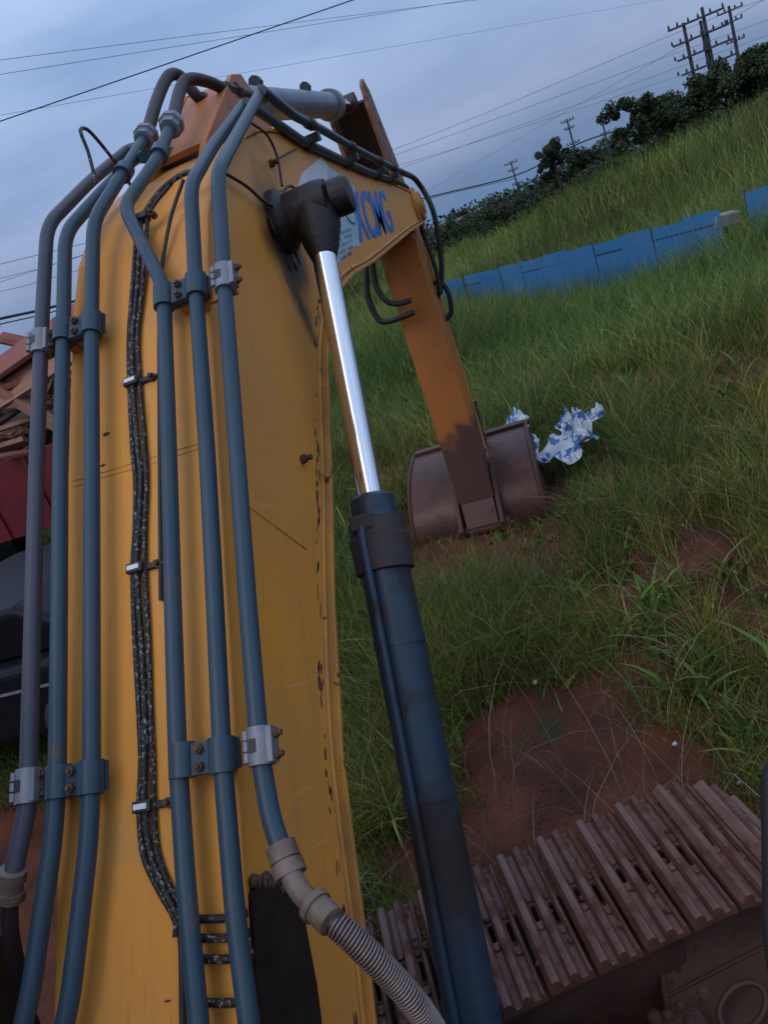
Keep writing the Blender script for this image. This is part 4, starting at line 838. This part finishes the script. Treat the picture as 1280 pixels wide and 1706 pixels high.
def lumps(name, pts, rad, m, parent, seed, flat=0.6):
    r = random.Random(seed); b_ = MB()
    for p in pts:
        s_ = rad * r.uniform(0.35, 1.3); c_ = Vector(p); a0_ = r.uniform(0, 6); vs = [c_ + Vector((0, 0, s_ * flat))]
        for w_, rr in ((0.55, 0.75), (-0.2, 1.0)):
            for k in range(6):
                a_ = a0_ + k * 1.047 + r.uniform(-.25, .25); q_ = s_ * rr * r.uniform(0.75, 1.2); vs.append(c_ + Vector((math.cos(a_) * q_, math.sin(a_) * q_, s_ * flat * w_)))
        fs = [(0, 1 + k, 1 + (k + 1) % 6) for k in range(6)] + [(1 + k, 7 + k, 7 + (k + 1) % 6, 1 + (k + 1) % 6) for k in range(6)]
        b_.add(vs, fs)
    if parent: o = P(b_, name, m, parent, 180)
    else: o = b_.build(name, m, None, 180)
    o['kind'] = 'stuff'; return o
lumps('mud_clods', [tpt(random.uniform(-2.0, 0.75), random.uniform(0.02, 0.5), ZT - 0.008) for _ in range(150)], 0.011, MUD, track, 3)
lumps('mud_clods', [tpt(random.uniform(-1.6, 0.45), random.uniform(0.52, 0.92), 0.165) for _ in range(520)], 0.024, MUD, exc, 4, 0.8)
lumps('mud_clods', [gp[0] + (gp[1] - gp[0]) * (a_ := random.random()) + (gp[3] - gp[0]) * (b2 := random.random() ** 2) + nrm * 0.016 for _ in range(160)], 0.012, MUD, g0, 5)
P(MB().tube(spline([tpt(0.30, 0.60, 0.20), tpt(0.36, 0.70, 0.26), tpt(0.40, 0.82, 0.24), tpt(0.36, 0.95, 0.12)], 6), 0.020, 10), 'hydraulic_hose', HOSER, exc, 60)
P(MB().box(tpt(0.38, 0.80, 0.16), (0.10, 0.40, 0.10), Mt), 'frame_bracket', STEELR, exc, bevel=0.012)
for u_, v_ in ((0.62, 0.6), (0.62, 0.8), (0.92, 0.6)):
    c_ = gp[0] + (gp[1] - gp[0]) * ((u_ - .45) / .55) + (gp[3] - gp[0]) * ((v_ - .5) / .42) + nrm * 0.018
    P(MB().rod(c_, c_ + nrm, [(0, 0.018), (0.014, 0.018), (0.014, 0.009), (0.022, 0.009)], 6), 'bolt', BOLT, g0, 30)
o = lumps('soil_clods', SOILPTS, 0.013, SOIL, None, 6, 0.55); tag(o, 'loose red soil clods scattered over the bare patch', 'soil', kind='stuff')
# platform and cab of the turned upper body (only their edges come into view)
pf = MB(); pf.box((-0.95, -0.75, 0.93), (2.7, 2.9, 0.14)); pf.box((-1.075, 0.55, 0.72), (0.62, 0.9, 0.5))
P(pf, 'swing_platform', DARKM, exc, bevel=0.01)
P(MB().box((-0.95, -1.55, 1.50), (2.7, 1.5, 1.0)), 'unseen_engine_cover', YEL, exc, bevel=0.06, bseg=3)  # out of view, added to block sky light from behind
P(MB().box((0.0, -0.10, 1.24), (0.95, 1.3, 0.48)), 'unseen_fuel_tank', YEL, exc, bevel=0.04, bseg=3)  # unseen box below the camera, added to darken the track area
cb_ = P(MB().prism([(-0.75, 1.0), (1.02, 1.0), (1.10, 1.35), (0.86, 2.55), (0.70, 2.72), (-0.70, 2.75)], -2.48, -1.56), 'cab', DARKM, exc, bevel=0.03)
P(MB().prism([(1.095, 1.42), (0.89, 2.48), (0.897, 2.482), (1.105, 1.42)], -2.40, -1.64), 'cab_window', GLASS, cb_)
P(MB().prism([(-0.6, 1.6), (0.9, 1.6), (0.74, 2.5), (-0.6, 2.55)], -1.559, -1.553), 'cab_window', GLASS, cb_)
rl = [Vector((0.150, 1.035, 1.00)), Vector((0.130, 1.03, 1.58)), Vector((0.112, 0.98, 1.60)), Vector((0.043, 0.70, 1.60)), Vector((0.03, 0.45, 1.60))]
P(MB().tube(fillet(rl, 0.04), 0.020, 16), 'handrail', DARKM, exc, 60)

# ------------------------------------------------------------------ striped sacks and scraps on the grass
def crumple(name, cx, cy, lx, ly, hz, rot, seed, label, dz=0.12):
    r = np.random.default_rng(seed); nu, nv = 40, 32; vs = []
    ph = r.uniform(0, 6.28, 12); fr = r.uniform(2, 9, 12); an = r.uniform(0, 6.28, 12)
    for j in range(nv):
        for i in range(nu):
            u = i / (nu - 1) * 2 - 1; v = j / (nv - 1) * 2 - 1
            rad = max(abs(u), abs(v)); edge = 1 - 0.22 * (u * u * v * v)
            x = u * lx * edge * (1 + 0.35 * math.sin(v * 4 + ph[2])); y = v * ly * edge * (1 + 0.25 * math.sin(u * 3 + ph[0]))
            f = sum((1 - 2 * abs(math.sin((u * math.cos(an[k]) + v * math.sin(an[k])) * fr[k] * 0.8 + ph[k]))) / (1 + 0.22 * fr[k]) for k in range(12)) / 2.6
            z = hz * (1 - rad ** 1.5) * (0.7 + 0.5 * math.sin(u * 2.1 + ph[1])) + hz * 0.75 * f + 0.02
            X = cx + x * math.cos(rot) - y * math.sin(rot); Y = cy + x * math.sin(rot) + y * math.cos(rot)
            vs.append((X, Y, float(ground_z(X, Y)) + dz + max(z, -0.06)))
    fs = [(j * nu + i, j * nu + i + 1, (j + 1) * nu + i + 1, (j + 1) * nu + i) for j in range(nv - 1) for i in range(nu - 1)]
    o = MB().add(vs, fs).build(name, SACK, None, 35)
    md = o.modifiers.new('thick', 'SOLIDIFY'); md.thickness = 0.006
    return tag(o, label, 'sack')
crumple('woven_sack', -0.72, 7.55, 0.13, 0.85, 0.16, 0.10, 11, 'long crumpled white and blue woven sack just behind the bucket', 0.36)
crumple('woven_sack', -0.40, 6.85, 0.32, 0.24, 0.12, 0.3, 12, 'low flattened pale woven sack between the bucket and the upright sack', 0.30)
crumple('woven_sack', -0.18, 7.30, 0.20, 0.36, 0.24, -0.2, 13, 'tall bunched white and blue woven sack farthest from the bucket', 0.36)
for i, q in enumerate(PTS['scraps']):
    m = MB(); s_ = random.uniform(0.009, 0.017)
    pl = [Vector((math.cos(a) * s_ * random.uniform(.5, 1.2), math.sin(a) * s_ * random.uniform(.5, 1.2), random.uniform(0, 0.02))) for a in np.linspace(0, 5.4, 7)]
    m.add([Vector((0, 0, 0.022))] + pl + [p + Vector((0, 0, -0.006)) for p in pl], [(0, k + 1, (k + 1) % 7 + 1) for k in range(7)] + [(k + 1, k + 8, (k + 1) % 7 + 8, (k + 1) % 7 + 1) for k in range(7)])
    o = m.build('paper_scrap', PAPER); o.location = (q[0], q[1], float(ground_z(q[0], q[1])) + 0.03)
    tag(o, 'tiny white paper scrap lying on the red soil and grass', 'litter', 'white scraps on the soil')

# ------------------------------------------------------------------ blue sheet fence
def fence(pts, label, ztop, wd=0.82):
    root = empty('sheet_fence', (pts[0][0], pts[0][1], 0), label, 'fence')
    segs = [(Vector(pts[i]), Vector(pts[i + 1])) for i in range(len(pts) - 1)]
    for a, c in segs:
        a = Vector((a.x, a.y, 0)); c = Vector((c.x, c.y, 0)); L_ = (c - a).length; d = (c - a).normalized(); nrm = Vector((d.y, -d.x, 0)); k = max(1, round(L_ / wd)); pw_ = L_ / k
        for i in range(k):
            p0 = a + d * pw_ * i; zt = ztop + random.uniform(-0.035, 0.035); tilt = random.uniform(-0.05, 0.05); m = MB(); cs = []
            nrib = 7
            for r_ in range(nrib):
                for t, o_ in ((0.0, 0), (0.30, 0), (0.42, 0.012), (0.80, 0.012), (0.92, 0)):
                    cs.append(((r_ + t) / nrib * (pw_ + 0.02), o_))
            vs = []
            for s_, o_ in cs:
                q = p0 + d * s_ + nrm * (o_ + 0.004 * (i % 2))
                vs += [q + Vector((0, 0, float(ground_z(q.x, q.y)) - 0.05)), q + nrm * tilt + Vector((0, 0, zt + 0.01 * math.sin(s_ * 3 + i)))]
            m.add(vs, [(2 * j, 2 * j + 2, 2 * j + 3, 2 * j + 1) for j in range(len(cs) - 1)])
            o = P(m, 'panel', FENCE, root); md = o.modifiers.new('thick', 'SOLIDIFY'); md.thickness = 0.003
            if i % 2 == 0:
                P(MB().rod(p0 - nrm * 0.04 + Vector((0, 0, float(ground_z(p0.x, p0.y)) - .1)), p0 - nrm * 0.04 + Vector((0, 0, 9)), [(0, 0.022), (zt + 0.55, 0.022)], 8), 'post', POLE, root, 40)
        P(MB().tube([a - nrm * 0.03 + Vector((0, 0, ztop - 0.25)), c - nrm * 0.03 + Vector((0, 0, ztop - 0.25))], 0.018, 6), 'rail', POLE, root, 60)
    return root
fq = PTS['fence']
far_end = Vector(fq[0]) + (Vector(fq[0]) - Vector(fq[1])) * 0.35
fence([far_end, fq[0], fq[1], fq[2]], 'long blue corrugated sheet fence half hidden by grass', 0.95)
fence([fq[3], (8.6, 15.6, 0.95)], 'short blue sheet fence stretch at the right edge of the photo', 0.98)
bq = PTS['block'][0]
o = MB().box((0, 0, 0), (0.50, 0.30, 0.24)).build('concrete_block', CONC, None, bevel=0.03); o.location = bq; o.rotation_euler = (0.1, 0.12, 0.3)
tag(o, 'pale broken concrete block at the end of the blue fence', 'block')
sp_ = MB(); sp_.box((0, 0, 0), (0.09, 0.09, 2.0)); o = sp_.build('stub_post', BARK, None, bevel=0.01); o.location = (bq[0] + 0.03, bq[1] + 0.22, bq[2] - 0.92); tag(o, 'short dark post holding the pale block by the fence', 'post')

# ------------------------------------------------------------------ trees and shrubs
def leaf_mesh(name, centres, radii, nleaf, size, tone, seed):
    r = np.random.default_rng(seed); C_ = np.array(centres); Rr = np.array(radii); k = r.integers(0, len(C_), nleaf)
    v = r.normal(size=(nleaf, 3)); v /= np.linalg.norm(v, axis=1)[:, None]; rad = r.random(nleaf) ** 0.45
    p = C_[k] + v * rad[:, None] * Rr[k]
    a = r.normal(size=(nleaf, 3)); a /= np.linalg.norm(a, axis=1)[:, None]; b_ = np.cross(a, r.normal(size=(nleaf, 3))); b_ /= np.linalg.norm(b_, axis=1)[:, None]
    s = (size * r.uniform(0.6, 1.4, nleaf))[:, None]
    VV = np.stack([p - a * s, p + b_ * s * 0.5, p + a * s, p - b_ * s * 0.5], 1).reshape(-1, 3)
    me = bpy.data.meshes.new(name); me.from_pydata(VV.tolist(), [], np.arange(nleaf * 4).reshape(-1, 4).tolist())
    ca_ = me.color_attributes.new('Col', 'FLOAT_COLOR', 'POINT')
    ct = r.uniform(0.7, 1.3, len(C_))[k]
    base_ = np.array([0.036, 0.062, 0.028]) * tone * (r.uniform(0.6, 1.4, nleaf) * ct)[:, None]
    base_[:, 0] *= r.uniform(0.8, 1.5, nleaf)
    cc = np.repeat(np.concatenate([base_, np.ones((nleaf, 1))], 1), 4, axis=0); ca_.data.foreach_set('color', cc.astype(np.float32).ravel())
    me.materials.append(LEAFT); return me
def tree(x, y, ztop, wid, label, seed, cat='tree', low=0.32, tone=1.0, open_=0.0, name='tree', group=None, nl=2600, fat=1.0):
    r = random.Random(seed); zb = float(ground_z(x, y)) - 0.1; H = max(ztop - zb, 1.0)
    root = empty(name, (x, y, zb), label, cat, group)
    tr = MB(); tips = []
    tp_ = Vector((x + r.uniform(-.15, .15) * H * .3, y, zb + H * 0.72))
    tr.tube(spline([(x, y, zb), (x + r.uniform(-.05, .05) * H, y, zb + H * 0.35), tp_], 4), [0.045 * H * (1 - 0.8 * i / 8) * .6 for i in range(9)], 7)
    nb = r.randint(13, 17) if open_ else r.randint(9, 12)
    for k in range(nb):
        h0 = zb + H * (low + (0.72 - low) * r.random()); a = r.uniform(0, 6.28); L_ = wid * (r.uniform(0.12, 0.42) if open_ else r.uniform(0.22, 0.52))
        p0 = Vector((x, y, h0)); p1 = p0 + Vector((math.cos(a) * L_, math.sin(a) * L_ * 0.8, H * (r.uniform(0.05, 0.24) if not open_ else r.uniform(0.0, 0.2))))
        tr.tube([p0, p0.lerp(p1, .5) + Vector((0, 0, .04 * H)), p1], [0.012 * H, 0.008 * H, 0.004 * H], 5); tips.append(p1)
    tips.append(Vector((x, y, zb + H * 0.86)))
    P(tr, 'trunk', BARK, root, 180)
    cs = []; rs = []
    for t in tips:
        for _ in range(2 if open_ else 3):
            cs.append((t.x + r.uniform(-.14, .14) * wid, t.y + r.uniform(-.14, .14) * wid, min(t.z + r.uniform(-.08, .08) * H, zb + H * 0.93))); q = wid * r.uniform(0.08, 0.24) * (1 - .25 * open_) * fat; rs.append((q, q, q * 0.8))
    o = bpy.data.objects.new('crown', leaf_mesh('crown', cs, rs, nl, 0.065 + 0.008 * wid, tone, seed)); COL.objects.link(o); adopt(o, root)
    return root
labs = ['open-crowned dark tree left of the big tree clump on the bank', 'dark tree second from the left in the big clump on the bank', 'dark tree in front of the triple poles on the bank', 'dark tree between the triple poles and the lone right pole', 'dense dark tree below the lone right power pole', 'dark tree cut by the right edge of the photo', 'dark tree beyond the right edge behind the bank',
        'slender tree just left of the middle power pole', 'loose bushy tree under the middle power pole', 'low dark tree right of the middle power pole', 'low dark tree at the foot of the third power pole', 'dark bushy tree at the left end of the bank',
        'far small tree beside the pale house', 'second far small tree right of the pale house', 'far tree left of the nearest short pole', 'far tree under the leaning left power pole', 'far low tree right of the leaning left power pole']
for i, (q0, q1, wd) in enumerate(PTS['trees']):
    tree(q1[0], q1[1], q1[2] + (0.35 if i in (0, 7, 8) else 0.0) + random.uniform(-0.2, 0.2), wd * (1.75 if i in (0, 7, 8) else 1.45), labs[i], 100 + i, low=0.42 if i in (0, 7, 8) else 0.28, open_=1.0 if i in (0, 7, 8) else 0.0, tone=1.0, fat=0.72 if i < 7 else 1.0, group='trees along the skyline', nl=6000 if i in (0, 7, 8) else 8500)
# shrubs that fill the bank between reeds and trees
sh_l = ['leftmost', 'second from left', 'third from left', 'fourth from left', 'fifth from left', 'sixth from left', 'seventh from left', 'eighth from left', 'ninth from left', 'tenth from left', 'eleventh from left', 'rightmost']
for i in range(12):
    x = -1.5 + i * 1.55; y = 44 + 3.0 * random.random() - 0.2 * i
    zt = 1.55 + 0.12 * i + random.uniform(-.45, .45)
    tree(x, y, zt, 2.9, 'dark rounded shrub on the bank crest, ' + sh_l[i] + ' of the row', 300 + i, 'shrub', low=0.08, tone=0.8, name='shrub', group='shrubs on the bank crest', nl=7500)
for i, (x, zt) in enumerate(((-9.0, 1.5), (-7.2, 2.0), (-5.6, 1.7), (-4.0, 2.2), (-2.4, 1.9), (-1.0, 2.3))):
    tree(x, 56 + 4 * random.random(), zt, 3.4, 'dark bush in the hollow below the left power pole, ' + ('leftmost', 'second', 'third', 'fourth', 'fifth', 'rightmost')[i] + ' from the boom', 340 + i, 'bush', low=0.06, tone=0.9, name='bush', group='bushes in the hollow', nl=5000)
# far wood behind everything
cs = []; rs = []
for k in range(260):
    a = R(random.uniform(-62, 34)); d = random.uniform(170, 260); x_, y_ = d * math.sin(a), d * math.cos(a)
    cs.append((x_, y_, float(ground_z(x_, y_)) + random.uniform(1.0, 3.6))); q = random.uniform(2.5, 5); rs.append((q, q, q * 0.62))
o = bpy.data.objects.new('far_wood', leaf_mesh('far_wood', cs, rs, 26000, 0.55, 0.9, 77)); COL.objects.link(o); tag(o, 'far dark belt of woodland along the horizon', 'woodland', kind='stuff')

# ------------------------------------------------------------------ poles, wires, house
def upole(q, label, arms, name='power_pole', base=None, r0=0.16):
    (x, y, zt) = q; zb = float(ground_z(x, y)) - 0.2
    root = empty(name, (x, y, zb), label, 'power pole', 'power poles on the skyline')
    P(MB().rod((x, y, zb), (x, y, zt), [(0, r0), (zt - zb, r0 * 0.62)], 10), 'pole', POLE, root, 60)
    for dz, hl in arms:
        ar = P(MB().box((x, y - 0.15, zt - dz), (2 * hl, 0.10, 0.11)), 'crossarm', POLE, root)
        for s in (-0.92, -0.4, 0.4, 0.92):
            P(MB().rod((x + s * hl, y - 0.15, zt - dz + 0.05), (x + s * hl, y - 0.15, zt - dz + 1), [(0, 0.045), (0.06, 0.075), (0.13, 0.07), (0.16, 0.09), (0.24, 0.05)], 8), 'insulator', POLE, ar, 60)
    return root
pq = [a for a, _ in PTS['poles']]
upole(pq[0], 'leaning left power pole with two short crossarms', [(0.35, 0.9), (1.3, 0.7), (3.2, 0.6)])
upole(pq[1], 'middle power pole with crossarm where the thick cable bundle crosses', [(0.3, 0.8), (1.2, 0.6), (3.0, 0.8)])
upole(pq[2], 'plain third power pole left of the big trees', [(1.6, 0.6)])
tri = empty('triple_power_pole', (16.8, 80, 0), 'tall frame of three power poles joined by long crossarms', 'power pole')
for (x, y, zt) in (pq[3], pq[4], pq[5]):
    zb = float(ground_z(x, y)) - 0.2
    P(MB().rod((x, 80, zb), (x, 80, zt + 1), [(0, 0.20), (zt - zb, 0.13)], 10), 'pole', POLE, tri, 60)
for k, zz in enumerate((10.4, 9.1, 7.9, 6.7)):
    ar = P(MB().box((16.75 + 0.12 * k, 79.75, zz), (4.6, 0.14, 0.16)), 'crossarm', POLE, tri)
    for s in (-2.2, -1.5, -0.6, 0.2, 1.2, 2.2):
        P(MB().rod((16.75 + s, 79.75, zz + 0.07), (16.75 + s, 79.75, zz + 1), [(0, 0.06), (0.1, 0.10), (0.2, 0.08), (0.34, 0.05)], 8), 'insulator', POLE, ar, 60)
upole(pq[6], 'lone tall power pole right of the triple pole frame', [(0.4, 1.1), (1.3, 0.9), (2.9, 0.8)], r0=0.2)
upole(pq[7], 'short far pole left of the leaning power pole', [(0.2, 0.4)])
def line(pts, r_, label, sag=0.0, name='power_line', group=None):
    P_ = [Vector(p) for p in pts]
    o = MB().tube(spline(P_, 10), r_, 5).build(name, WIRE, None, 180); return tag(o, label, 'cable', group)
wl = ['thick black cable crossing the upper left sky', 'uppermost thin power line in the left sky', 'thin power line just under the uppermost one', 'thin power line passing behind the pipe bends']
for q, l_, r_ in zip(PTS['wires'], wl, (0.010, 0.010, 0.010, 0.008)): line(q, r_, l_)
line(PTS['bundle'], 0.085, 'thick dark cable bundle strung between the skyline poles', name='cable_bundle')
line(PTS['bundle2'], 0.04, 'thinner cable hanging just below the thick cable bundle', name='cable_bundle')
for k, q in enumerate(PTS['wires_mid']):
    line(q, 0.015, ('thin power line reaching the upper crossarm of the triple power pole', 'thin power line reaching the middle crossarm of the triple power pole', 'lowest of the thin power lines passing the triple power pole', 'topmost of the thin power lines rising to the triple power pole', 'faint power line slanting from the far skyline to the triple power pole')[k], group='power lines to the triple pole')
hb = PTS['house'][0]
hs_ = empty('far_house', (-12.4, 130, -2), 'small pale far house at the foot of the skyline', 'house')
P(MB().box((-12.4, 132, -0.4), (3.2, 4, 3.6)), 'wall', WALLP, hs_)
P(MB().prism([(129.8, 1.4), (132, 2.2), (134.2, 1.4)], -14.2, -10.6), 'roof', CONC, hs_)
for xx in (-13.4, -11.6): P(MB().box((xx, 129.98, 0.1), (0.6, 0.08, 0.8)), 'window', GLASS, hs_)

# ------------------------------------------------------------------ red truck with broken timber, dark car
tk = empty('red_truck', (-6.6, 8.0, 0), 'red truck with a dropside bed heaped with broken timber', 'truck')
P(MB().box((-6.4, 8.1, 1.22), (4.6, 2.1, 0.12)), 'bed_floor', REDP, tk)
for yy in (7.06, 9.14):
    sd_ = P(MB().box((-6.4, yy, 1.40), (4.6, 0.05, 0.86)), 'side_board', REDP, tk, bevel=0.008)
    for k in range(7): P(MB().box((-8.4 + k * 0.66, yy - 0.035 * (1 if yy < 8 else -1), 1.40), (0.07, 0.04, 0.84)), 'stake', REDP, sd_)
P(MB().box((-4.12, 8.1, 1.50), (0.05, 2.1, 0.62)), 'tail_board', REDP, tk, bevel=0.008)
P(MB().box((-6.4, 8.1, 0.98), (4.8, 0.9, 0.24)), 'chassis', DARKM, tk)
for xx in (-5.0, -8.3, -9.6):
    for yy in (7.2, 9.0):
        wq = P(MB().rod((xx, yy - 0.13, 0.48), (xx, yy + 1, 0.48), [(0, 0.3), (0.0, 0.44), (0.04, 0.48), (0.22, 0.48), (0.26, 0.44), (0.26, 0.3)], 24), 'wheel', RUBBER, tk, 40)
        P(MB().rod((xx, yy - 0.14, 0.48), (xx, yy + 1, 0.48), [(0, 0.10), (0.02, 0.28), (0.26, 0.28)], 18), 'rim', CLAMPG, wq, 40)
P(MB().prism([(7.0, 0.7), (9.2, 0.7), (9.2, 2.3), (9.0, 2.6), (7.2, 2.6), (7.0, 2.3)], -10.6, -8.9), 'truck_cab', REDP, tk, bevel=0.05)
for i in range(140):
    kind = random.choice((WOOD, WOODG, WOODR, WOOD)); L_ = random.uniform(0.7, 2.1); wd_ = random.uniform(0.05, 0.17); th = random.uniform(0.02, 0.06)
    m = MB(); x0 = L_ / 2
    m.add([(-x0, -wd_ / 2, -th / 2), (x0 - random.uniform(0, .12), -wd_ / 2, -th / 2), (x0, wd_ / 2, -th / 2), (-x0 + random.uniform(0, .12), wd_ / 2, -th / 2), (-x0, -wd_ / 2, th / 2), (x0 - .05, -wd_ / 2, th / 2), (x0 - .02, wd_ / 2, th / 2), (-x0 + .04, wd_ / 2, th / 2)],
          [(0, 3, 2, 1), (4, 5, 6, 7), (0, 1, 5, 4), (1, 2, 6, 5), (2, 3, 7, 6), (3, 0, 4, 7)])
    o = m.build('timber_plank', kind)
    t = i / 140; yy = random.uniform(7.2, 8.9); xx = random.uniform(-7.9, -4.5)
    o.location = (xx, yy, 1.40 + 1.42 * (random.random() ** 0.9) * (1 - 0.20 * abs(xx + 6) / 2))
    o.rotation_euler = (random.uniform(-.6, .6), random.gauss(0, 0.32), random.gauss(0, 0.5))
    tag(o, 'broken timber plank in the heap on the red truck', 'plank', 'planks heaped on the truck')
for k, (lx, ly, lz, x_, y_, z_, rx, ry, rz, m_) in enumerate(((1.7, 0.5, 0.05, -5.0, 7.2, 2.66, 0.9, -0.18, 0.15, WOOD), (1.9, 0.4, 0.05, -4.9, 7.3, 2.88, 0.5, -0.22, 0.25, WOODR), (1.8, 0.12, 0.10, -5.25, 7.05, 2.05, 0.2, 0.95, 0.1, WOOD))):
    o = MB().box((0, 0, 0), (lx, ly, lz)).build('timber_board', m_, None, bevel=0.006); o.location = (x_, y_, z_); o.rotation_euler = (rx, ry, rz)
    tag(o, ('broad orange-brown board leaning near the top of the timber heap', 'reddish board lying on top of the timber heap', 'thick slanting beam propped across the front of the timber heap')[k], 'plank', 'planks heaped on the truck')
# dark car parked on the far side of the machine
cr_ = empty('dark_car', (-5.0, 4.6, 0), 'dark parked car beyond the boom at the left edge', 'car')
body = [(-2.1, 0.35), (-2.15, 0.62), (-2.0, 0.76), (-1.0, 0.85), (1.75, 0.87), (2.1, 0.76), (2.16, 0.5), (2.1, 0.3)]
roof = [(-1.0, 0.84), (-0.35, 1.16), (0.2, 1.24), (1.15, 1.22), (1.85, 0.85)]
def xz(poly, y0, y1, inset=0.0):
    n = len(poly); vs = [(-5.0 + x, y0, z) for x, z in poly] + [(-5.0 + x, y1, z) for x, z in poly]
    return MB().add(vs, [tuple(range(n)), tuple(range(2 * n - 1, n - 1, -1))] + [(i, i + n, (i + 1) % n + n, (i + 1) % n) for i in range(n)])
bd = P(xz(body, 3.75, 5.45), 'body', CARP, cr_, bevel=0.07, bseg=4)
P(xz(roof, 3.90, 5.30), 'roof', CARP, cr_, bevel=0.06, bseg=4)
P(xz([(-0.78, 0.89), (-0.28, 1.11), (0.22, 1.17), (0.26, 0.89)], 3.888, 3.90), 'window', GLASS, cr_)
P(xz([(0.34, 0.89), (0.30, 1.17), (1.08, 1.16), (1.62, 0.89)], 3.888, 3.90), 'window', GLASS, cr_)
P(MB().box((-5.0, 3.742, 0.70), (3.2, 0.012, 0.016)), 'trim', CLAMPG, cr_)
for xx in (-0.25, 0.75): P(MB().box((-5.0 + xx, 3.735, 0.77), (0.18, 0.03, 0.03)), 'door_handle', CLAMPG, cr_, bevel=0.006)
for xx in (-6.35, -3.62):
    for yy in (3.82, 5.2):
        wq = P(MB().rod((xx, yy - 0.1, 0.32), (xx, yy + 1, 0.32), [(0, 0.2), (0, 0.28), (0.03, 0.32), (0.17, 0.32), (0.2, 0.28), (0.2, 0.2)], 24), 'wheel', RUBBER, cr_, 40)
        P(MB().rod((xx, yy - 0.11, 0.32), (xx, yy + 1, 0.32), [(0, 0.06), (0.02, 0.19), (0.2, 0.19)], 16), 'rim', CLAMPG, wq, 40)
